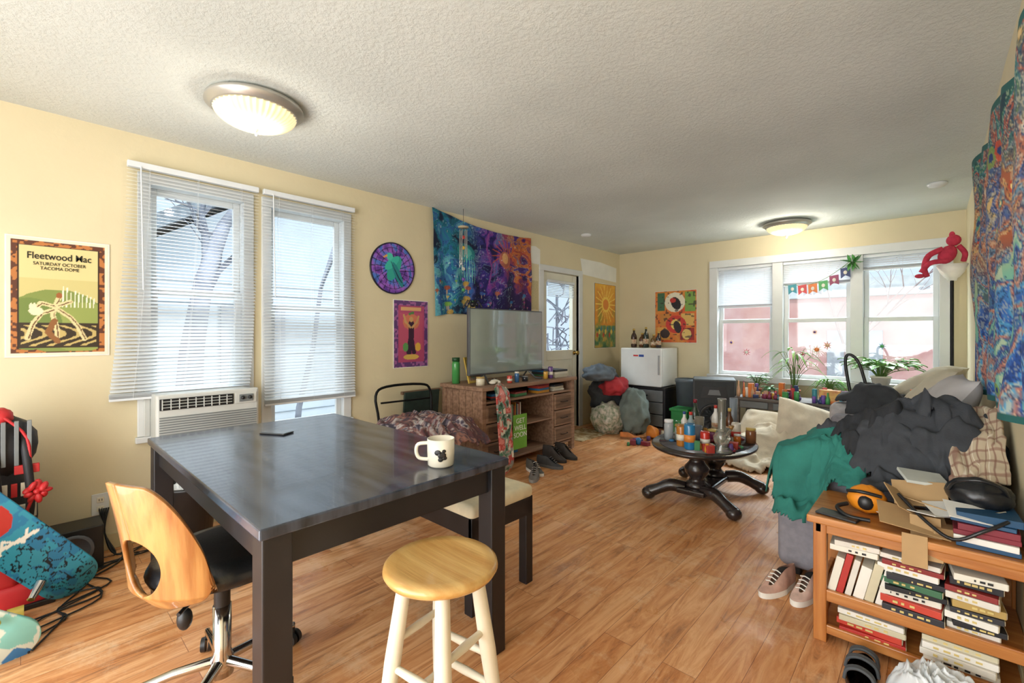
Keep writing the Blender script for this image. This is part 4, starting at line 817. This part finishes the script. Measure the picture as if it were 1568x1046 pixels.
painted('patchwork_throw',lambda u,v:(-.50+.42*v,3.75+.6*u,.50+.08*cnoise(Vector((u*5,v*4,3)))+.02*noise.noise(Vector((u*9,v*9,1)))+.12*v),90,70,c,CLOTHP,solid=.01)
# ------------------------------------------------------------------ shelf with books
oak=wood('honey_oak','#a8642a','#c48446',.38,0,6,.2); oak2=wood('honey_oak_legs','#a8642a','#c48446',.38,2,6,.2)
k=M('low_bookshelf'); x0,x1,y0,y1=-.36,.228,2.19,2.58
k.box(x0-.02,x1,y0-.02,y1,.475,.505,oak,.006)
for y in (y0,y1-.045): k.box(x0,x0+.045,y,y+.045,0,.475,oak2).box(x1-.012,x1,y+.01,y+.045,0,.475,oak2)
k.box(x0,x1,y0+.006,y0+.03,.435,.475,oak).box(x0+.006,x0+.03,y0,y1,.435,.475,oak).box(x0+.02,x1,y0+.01,y1-.01,.185,.20,oak).box(x0+.02,x1,y0+.01,y1-.01,.045,.06,oak).box(x0+.04,x1,y0+.005,y0+.025,.165,.21,oak).box(x0+.04,x1,y0+.005,y0+.025,.035,.07,oak)
k.box(x0+.01,x0+.028,y0+.04,y1-.04,.165,.21,oak).box(x0+.01,x0+.028,y0+.04,y1-.04,.035,.07,oak).box(x0+.02,x1,y1-.02,y1-.012,.05,.47,oak)
shelf=k.done()
R=random.Random(9); page=pm('book_pages','#ddd2b6',.8,var=.08); bk=M('shelved_books'); ink=pm('spine_title_gold','#d9c27a',.5)
def book(x,y,z,w,h,d,mt,tilt=0,flat=False):
    if flat:
        rz=R.uniform(-.12,.12); y+=R.uniform(-.012,.012); bk.box(x,x+h,y,y+d,z,z+w,mt,.002,rot=(0,0,rz)); bk.box(x+.004,x+h+.002,y+.004,y+d-.004,z+.002,z+w-.002,page,.001,rot=(0,0,rz))
        for k_ in range(5): bk.box(x+h*(.15+.14*k_),x+h*(.15+.14*k_)+h*R.uniform(.05,.12),y-.001,y+.004,z+w*.35,z+w*.65,ink if mt is not bt[0] else dark,0)
    else: bk.box(x,x+w,y,y+d,z,z+h,mt,.002,rot=(0,tilt,0)); bk.box(x+.002,x+w-.002,y+.01,y+d+.003,z+.003,z+h-.004,page,.001,rot=(0,tilt,0))
bt=[pm('book_%d'%i,q,.5,var=.08) for i,q in enumerate(['#e6e2d4','#cfc6a8','#ded9ce','#b8322a','#eae6dc','#2e2e34','#c8402c','#8a2420','#3a6a4a','#ece8e0','#232328','#b89a5a'])]
x=-.30
for i in range(6): w=R.uniform(.02,.035); book(x,2.215,.205,w,R.uniform(.13,.17),.14,bt[[0,3,2,4,1,9][i]],.22); x+=w+.004
book(-.31,2.21,.375,.022,.15,.18,bt[0],flat=True); book(-.30,2.205,.398,.02,.14,.2,bt[2],flat=True)
z=.205
for i in range(9): w=R.uniform(.017,.028); book(-.145+R.uniform(-.01,.01),2.205,z,w,.17,.22,bt[[5,6,0,10,8,5,9,7,2][i]],flat=True); z+=w+.001
z=.205
for i in range(9): w=R.uniform(.017,.028); book(.04,2.205,z,w,.13,.22,bt[[2,10,4,5,11,2,7,10,0][i]],flat=True); z+=w+.001
z=.062
for i in range(4): w=R.uniform(.018,.024); book(-.28,2.21,z,w,.2,.2,bt[[3,6,1,4][i]],flat=True); z+=w+.001
z=.062
for i in range(4): w=R.uniform(.018,.024); book(-.03,2.205,z,w,.19,.22,bt[[0,2,9,1][i]],flat=True); z+=w+.001
bk.done()
M('smartphone').box(-.35,-.21,2.19,2.26,.506,.515,dark,.003,rot=(0,0,-.2)).done()
hl=M('orange_headlamp_pouch'); org=pm('orange_plastic','#e08a1e',.4); hl.ell((-.20,2.34,.565),(.065,.05,.055),org,seg=24,nz=.1).tube([(-.26,2.31,.54),(-.29,2.27,.53),(-.25,2.23,.515),(-.18,2.23,.515)],.008,dark,6,4).tube([(-.26,2.305,.595),(-.21,2.285,.605),(-.15,2.30,.595)],.007,dark,6,4).ell((-.20,2.295,.56),(.026,.014,.028),dark,nz=.1).done()
kraft=pm('kraft_cardboard','#b59468',.8,var=.1)
cb=M('cardboard_packaging')
def sheet(cx_,cy_,cz_,w_,h_,rot): cb.box(cx_-w_/2,cx_+w_/2,cy_-h_/2,cy_+h_/2,cz_-.002,cz_+.002,kraft,.001,rot=rot)
sheet(-.06,2.26,.545,.20,.13,(.35,.15,.2)); sheet(-.02,2.22,.50,.085,.15,(1.15,0,.12)); sheet(.02,2.34,.585,.2,.12,(-.25,.1,-.3)); sheet(-.09,2.30,.60,.09,.13,(.5,.5,.7)); sheet(-.04,2.36,.62,.16,.10,(.9,-.1,.1)); sheet(-.05,2.165,.465,.07,.11,(1.45,0,.05)); cb.box(-.02,.07,2.24,2.31,.51,.54,kraft,.003,rot=(0,.1,.5)).done()
wp=M('paper_sheets'); pw=pm('paper_white2','#e3e1da',.7); 
for (a,b,z_,r_) in ((.05,2.30,.60,(.2,-.1,.4)),(-.12,2.34,.53,(.05,.1,-.5)),(.0,2.28,.575,(-.1,.15,1.0)),(.10,2.24,.615,(.3,.1,.2))): wp.box(a-.07,a+.07,b-.05,b+.05,z_,z_+.002,pw,0,rot=r_)
wp.done()
nb=M('notebook'); nb.box(-.10,.04,2.38,2.48,.66,.672,pm('notebook_cover','#c8ccc4',.5),.002,rot=(.25,.1,.4)).box(-.095,.035,2.385,2.475,.658,.668,page,.001,rot=(.25,.1,.4)).done()
flatstack('magazine_stack',.13,2.30,.507,6,random.Random(3),.16,.22)
st_m=M('leather_strap'); st_m.tube([(-.10,2.30,.62),(-.02,2.22,.56),(.05,2.18,.53),(.12,2.17,.58),(.18,2.2,.62)],.006,leather,6,5).done()
# clothes heaped over the sofa arm and the back of the shelf
teal=pm('teal_cotton','#22695f',.88,col2='#2f8074',scale=7,bump=.3,bscale=150); blkc=pm('black_cotton','#292b2f',.9,var=.15,scale=12,bump=.3,bscale=150)
def sup(x,y):
    arm=np.where(y>2.66,.60,.505); arm=np.where((y<2.66)&(y>2.54),.505+.095*np.clip((y-2.54)/.12,0,1),arm); arm=np.where(y>2.90,.60-.10*np.clip((y-2.90)/.15,0,1),arm)
    fall=np.clip(.61-4.4*np.clip(2.652-y,0,1),.34,.7); t=np.clip((-.36-x)/.04,0,1); z=arm*(1-t)+np.minimum(arm,fall)*t
    z=np.minimum(z,np.clip(.61-4.0*np.clip(-.60-x,0,1),.34,1)) 
    return z+.20*np.exp(-(np.abs((x+.04)/.25)**3+np.abs((y-2.72)/.15)**3))+.08*np.exp(-(((x+.42)/.12)**2+((y-2.75)/.08)**2))
tl=sheet_on('teal_shirt',teal,-.43,2.70,.52,.44,.15,sup,blobshape,41,.02,.045,8,1.2,.005,.006,warp=.06)
sheet_on('shirt_sleeve',teal,-.33,2.60,.30,.17,-.5,lambda x,y:sup(x,y)+.03,lambda u,v:(np.abs(u)<.9)&(np.abs(v)<.8),44,.02,.03,9,0,.005,.006,tl)
hd=sheet_on('charcoal_hoodie',charc,-.06,2.70,.78,.56,.12,lambda x,y:sup(x,y)+.025,tshape,51,.03,.055,6,.7,.006,.010,warp=.08)
sheet_on('hood',charc,.06,2.76,.36,.28,.7,lambda x,y:sup(x,y)+.07,blobshape,58,.04,.05,7,2.0,.006,.010,hd)
sheet_on('sleeve',charc,-.04,2.56,.50,.17,-.25,lambda x,y:sup(x,y)+.05,lambda u,v:(np.abs(u)<.92)&(np.abs(v)<.8),63,.035,.03,9,.2,.005,.010,hd)
sheet_on('black_tshirt',blkc,-.22,2.76,.36,.30,.9,lambda x,y:sup(x,y)+.06,blobshape,71,.02,.045,8,.3,.006,.008)
c=Cv(1,150,'#bfae94'); 
for i in range(8): c.rect(i*.13,0,i*.13+.03,1,'#7b5448',.6); c.rect(0,i*.13,1,i*.13+.03,'#7b5448',.5); c.rect(i*.13+.07,0,i*.13+.08,1,'#e2d8c4')
def plaid(u,v):
    return (.05+.155*u+.012*noise.noise(Vector((u*4,v*4,8))),2.80-.34*v+.02*noise.noise(Vector((u*3,v*3,8))),.87-.24*v**1.3+.022*cnoise(Vector((u*3,v*2.2,2)))+.04*u)
painted('plaid_blanket',plaid,80,110,c,CLOTHP,solid=.012)
pu=M('black_handbag'); pu.ell((.12,2.34,.66),(.09,.07,.055),leather,seg=32,nz=.15).tube([(.04,2.31,.67),(.06,2.27,.71),(.12,2.25,.73),(.17,2.27,.71),(.19,2.31,.67)],.006,leather,8,5).tube([(.04,2.29,.63),(.12,2.262,.615),(.18,2.28,.63)],.004,chrome,6,4).done()
# floor items at right
sd=M('sandal'); sm_=pm('grey_webbing','#4a4e52',.8); sx_,sy_=-.19,2.06
def sol(u,v): a=2*pi*u; return (sx_+.045*cos(a)*(1-.15*sin(a)),sy_+.12*sin(a),.001+.022*v)
sd.grid(sol,28,2,dark); sd.lathe([(0,.0),(1,0)],(sx_,sy_,.023),pm('footbed','#7a4a3c',.8),28,.043,.118)
for yy,w_ in ((.055,.043),(-.005,.048),(-.08,.043)):
    for dz in (0,.008,.016): sd.tube([(sx_-w_,sy_+yy+dz,.02),(sx_-w_*.8,sy_+yy+dz,.055),(sx_,sy_+yy+dz,.07),(sx_+w_*.8,sy_+yy+dz,.055),(sx_+w_,sy_+yy+dz,.02)],.0055,sm_,6,4)
sd.done()
plas=pm('white_plastic_bag','#d8dcde',.3,var=.03)
pb=heap('plastic_shopping_bag',(.04,2.02,.0),.14,.17,plas,21,4,.5,res=(110,60)); text('bags',(.0,1.905,.09),(.9,0,.3),.06,pm('blue_ink','#2a3a7a',.4),pb,bold=.001)
# floor lamp with plush
lm=M('torchiere_floor_lamp'); lx,ly=.118,5.56
lm.lathe([(0,0),(.10,0),(.10,.015),(.04,.03),(.012,.04),(0,.04)],(lx,ly,0),fm,28).tube([(lx,ly,.03),(lx,ly,1.70)],.013,fm,12).lathe([(0,0),(.03,0),(.035,.02),(.05,.03),(.08,.075),(.105,.14),(.098,.14),(.075,.085),(.04,.035),(0,.03)],(lx,ly,1.70),pm('frosted_lamp_bowl','#ece8de',.5,emis=.05),32).done()
pk=pm('red_plush','#c03850',.95,var=.15,scale=30,bump=.4); pl=M('plush_monkey'); 
pl.ell((lx-.03,ly-.02,1.93),(.06,.05,.085),pk,(0,.4,0)).ell((lx+.01,ly-.02,2.05),(.05,.045,.05),pk).tube([(lx-.06,ly-.03,1.98),(lx-.15,ly-.05,1.93),(lx-.18,ly-.07,1.82),(lx-.16,ly-.08,1.74)],[.026,.024,.022,.02],pk,10,4).tube([(lx-.03,ly-.05,1.87),(lx-.14,ly-.08,1.86),(lx-.20,ly-.08,1.78)],.022,pk,10,4).ell((lx-.21,ly-.08,1.75),(.035,.025,.02),pk).tube([(lx+.04,ly-.02,2.0),(lx+.08,ly-.03,1.93),(lx+.07,ly-.05,1.86)],.02,pk,8,4).ell((lx+.0,ly-.02,2.10),(.02,.02,.03),pk)
pl.done()
c=Cv(.5,120,'#d5d0b6'); 
for i in range(9): c.line([(0,i*.12),(.5,i*.12+.03)],.004,'#5a4a40'); c.line([(i*.06,0),(i*.06,1)],.003,'#8a3a3a')
painted('hanging_paper_chart',lambda u,v:(XR-.006,4.25+.45*u,1.25+.75*v),30,60,c,PRINT)
cmob=M('hanging_wind_chime'); X_,Y_=-3.28,2.86; cmob.tube([(X_,Y_,ZC),(X_,Y_,2.25)],.0025,dark,4).lathe([(0,0),(.05,0),(.05,.012),(0,.012)],(X_,Y_,2.24),pm('chime_wood','#b9a888',.6),16)
for i in range(6): a=i*pi/3; cmob.cyl((X_+.035*cos(a),Y_+.035*sin(a),2.22),(X_+.035*cos(a),Y_+.035*sin(a),1.98-.03*i),.004,.004,chrome,8)
cmob.tube([(X_,Y_,2.24),(X_,Y_,1.62)],.002,dark,4); [cmob.ell((X_,Y_,2.15-.1*i),(.018,.018,.018),pal[i%10],seg=10) for i in range(6)]; cmob.done()
# ------------------------------------------------------------------ left foreground
c=Cv(.26,340,'#2f8fa8'); n=fbm(c.x,c.y,12,101,3); c.put(n>.56,'#2478a0'); n2=fbm(c.x,c.y,34,6,2); c.put((np.abs(n2-.5)<.035)&(c.y<.5),'#10222c'); c.ell(.13,.66,.09,.11,'#b8322e'); c.ell(.12,.68,.05,.07,'#1c1416'); c.line([(.03,.50),(.22,.46)],.010,'#e8e4d8'); c.line([(.05,.47),(.10,.52),(.15,.45),(.2,.5)],.006,'#e8e4d8')
b1=deck('teal_skateboard',(-2.95,.21,.03),(-2.90,-.26,.66),(0,.72,.55),(1,-.1,.12),.205,c,'#e8e2cc',wheels=False)
b1t=M('trucks'); b1t.cyl((-2.94,.06,.12),(-2.88,.03,.08),.02,.014,chrome,10); b1t.cyl((-2.90,-.04,.03),(-2.90,.01,.03),.028,.028,pm('wheel_yellow','#c9b050',.4),18); b1t.done(b1)
c=Cv(.26,200,'#cfd8cc'); n=fbm(c.x,c.y,9,111,3); c.put(n>.52,'#7fc0b8'); c.put(n<.4,'#3a7ab0')
b2=deck('pale_longboard',(-2.52,.02,.02),(-2.60,-.60,.50),(.2,.6,.75),(1,-.2,.2),.23,c,'#a8a43a')
redp=pm('red_nylon','#c0262a',.5,var=.12)
g=M('hiking_backpack'); bp_=pm('black_nylon','#222226',.6,var=.2,bump=.3)
g.ell((-3.22,-.12,.42),(.16,.17,.40),bp_,seg=40,nz=.12,nf=4).ell((-3.14,-.06,.72),(.10,.12,.14),bp_,nz=.1).ell((-3.10,-.06,.86),(.04,.04,.04),redp,nz=.2)
for y in (-.10,.0): g.tube([(-3.10,y,.82),(-3.03,y+.02,.66),(-3.02,y+.03,.45),(-3.06,y,.25)],.016,bp_,8,5)
g.box(-3.05,-3.03,-.02,.06,.60,.64,redp,.003).box(-3.05,-3.03,-.04,.05,.40,.46,mugm,.003).tube([(-3.05,-.05,.86),(-3.04,.02,.76),(-3.02,.03,.6)],.006,redp,6,4)
for i in range(5): g.box(-3.045,-3.03,-.09+.03*i,-.07+.03*i,.50,.56,mugm if i%2 else redp,.002)
for i in range(3): g.box(-3.06,-3.035,-.06+.04*i,-.045+.04*i,.64,.84,grille,.002)
g.done()
fl=M('red_gift_bow'); 
for i in range(9): a=i*2*pi/9; fl.ell((-3.0+.01*(i%2),.05+.028*cos(a),.52+.03*sin(a)),(.016,.026,.012),redp,(a,0,i),10)
fl.ell((-2.99,.05,.52),(.014,.014,.014),redp,seg=10).tube([(-3.0,.04,.5),(-3.0,.02,.44),(-3.0,.03,.38)],.006,redp,6).done()
M('red_ski_boot').box(-3.08,-2.98,-.1,.10,.0,.12,redp,.03).box(-3.08,-2.99,-.1,.0,.1,.26,redp,.03).box(-3.09,-2.97,-.11,.11,0,.025,dark,.005).done()
bxm=M('subwoofer_box'); bxm.box(-3.40,-3.22,.06,.30,0,.23,dark,.006).lathe([(0,0),(.05,-.01),(.08,.006),(.085,0)],(-3.219,.18,.12),pm('speaker_cone','#6a6e73',.5),24,m=rotm((0,pi/2,0))).done()
ot=M('wall_outlet'); ot.box(XL,XL+.006,.27,.345,.21,.33,white,.003)
for z in (.245,.295): ot.box(XL+.005,XL+.009,.292,.323,z-.015,z+.015,mugm,.003).box(XL+.009,XL+.0095,.300,.303,z-.006,z+.006,dark,0).box(XL+.009,XL+.0095,.312,.315,z-.006,z+.006,dark,0)
ot.done()
cb=M('power_cables'); 
for s_ in range(5):
    r=random.Random(s_); pts=[(XL+.03,.30+.01*s_,.25),(XL+.06,.32,.12),(XL+.12,.36,.006)]+[(XL+.15+.14*i+r.uniform(-.06,.06),.36+r.uniform(-.12,.16)-.07*i,.007) for i in range(6)]
    cb.tube(pts,.004,dark,6,5)
cb.done()
tc_=M('black_wastebasket'); tc_.lathe([(0,0),(.10,0),(.135,.36),(.145,.37),(.14,.385),(.125,.37),(.095,.02),(0,.02)],(-3.13,.66,0),dark,28).done(); heap('trash_bag_liner',(-3.13,.66,.30),.11,.12,plas,8,5,.8,res=(60,20))
# ------------------------------------------------------------------ lights
def area(nm,loc,tgt,sx_,sy_,pw,col=(1,1,1)):
    l=bpy.data.lights.new(nm,'AREA'); l.shape='RECTANGLE'; l.size=sx_; l.size_y=sy_; l.energy=pw; l.color=col; o=bpy.data.objects.new(nm,l); o.location=loc
    o.rotation_euler=(Vector(tgt)-Vector(loc)).to_track_quat('-Z','Y').to_euler(); bpy.context.collection.objects.link(o); return o
area('fill_rear',(-1.3,-1.9,1.6),(-1.0,4,1.1),2.8,1.5,72,(.98,.99,1))  # added fill lamp behind the camera, reaches the far room
area('fill_low',(-1.2,-1.2,.4),(-1.0,3.2,2.4),2.4,1.2,56,(.88,.95,1))  # added unseen uplight behind the camera, brightens the ceiling
area('sky_fill_back',(-1.0,8.3,4.3),(-1.2,4.0,.3),4.0,2.6,1100,(.9,.95,1))  # added lamp outside, above the view, substitutes for sky through back windows
area('sky_fill_left',(-5.6,1.2,4.0),(-2.0,1.6,.4),2.6,2.0,260,(.9,.95,1))  # added unseen lamp standing in for sky at the left windows
area('sky_fill_door',(-5.6,4.8,3.6),(-2.0,4.6,.4),1.8,1.8,70,(.9,.95,1))  # added lamp outside the door, stands in for sky
for nm,x,y,pw in (('fixture_bulb',-2.55,.82,4),('fixture_bulb',-1.15,5.55,14)):
    l=bpy.data.lights.new(nm,'POINT'); l.energy=pw; l.color=(1,.92,.80); l.shadow_soft_size=.03; o=bpy.data.objects.new(nm,l); o.location=(x,y,2.22); bpy.context.collection.objects.link(o)
sl=bpy.data.lights.new('sun','SUN'); sl.energy=1.6; sl.angle=.1; so=bpy.data.objects.new('sun',sl); so.rotation_euler=Vector((-.35,.75,-.8)).to_track_quat('-Z','Y').to_euler(); bpy.context.collection.objects.link(so)
w=bpy.data.worlds.new('sky'); bpy.context.scene.world=w; w.use_nodes=True; nt=w.node_tree; bg=nt.nodes['Background']; bg.inputs[0].default_value=(.70,.83,1,1); bg.inputs[1].default_value=1.05
sc=bpy.context.scene; sc.view_settings.view_transform='Standard'; sc.view_settings.look='None'; sc.view_settings.exposure=.27
s_=.6796;c_=.7336
cam=bpy.data.cameras.new('camera'); co=bpy.data.objects.new('camera',cam); bpy.context.collection.objects.link(co)
co.location=(0,0,1.24); co.rotation_euler=(pi/2,0,math.atan2(s_,c_)); cam.sensor_width=36; cam.lens=36*697/1568; cam.shift_y=-13/1568; cam.clip_start=.02
sc.camera=co
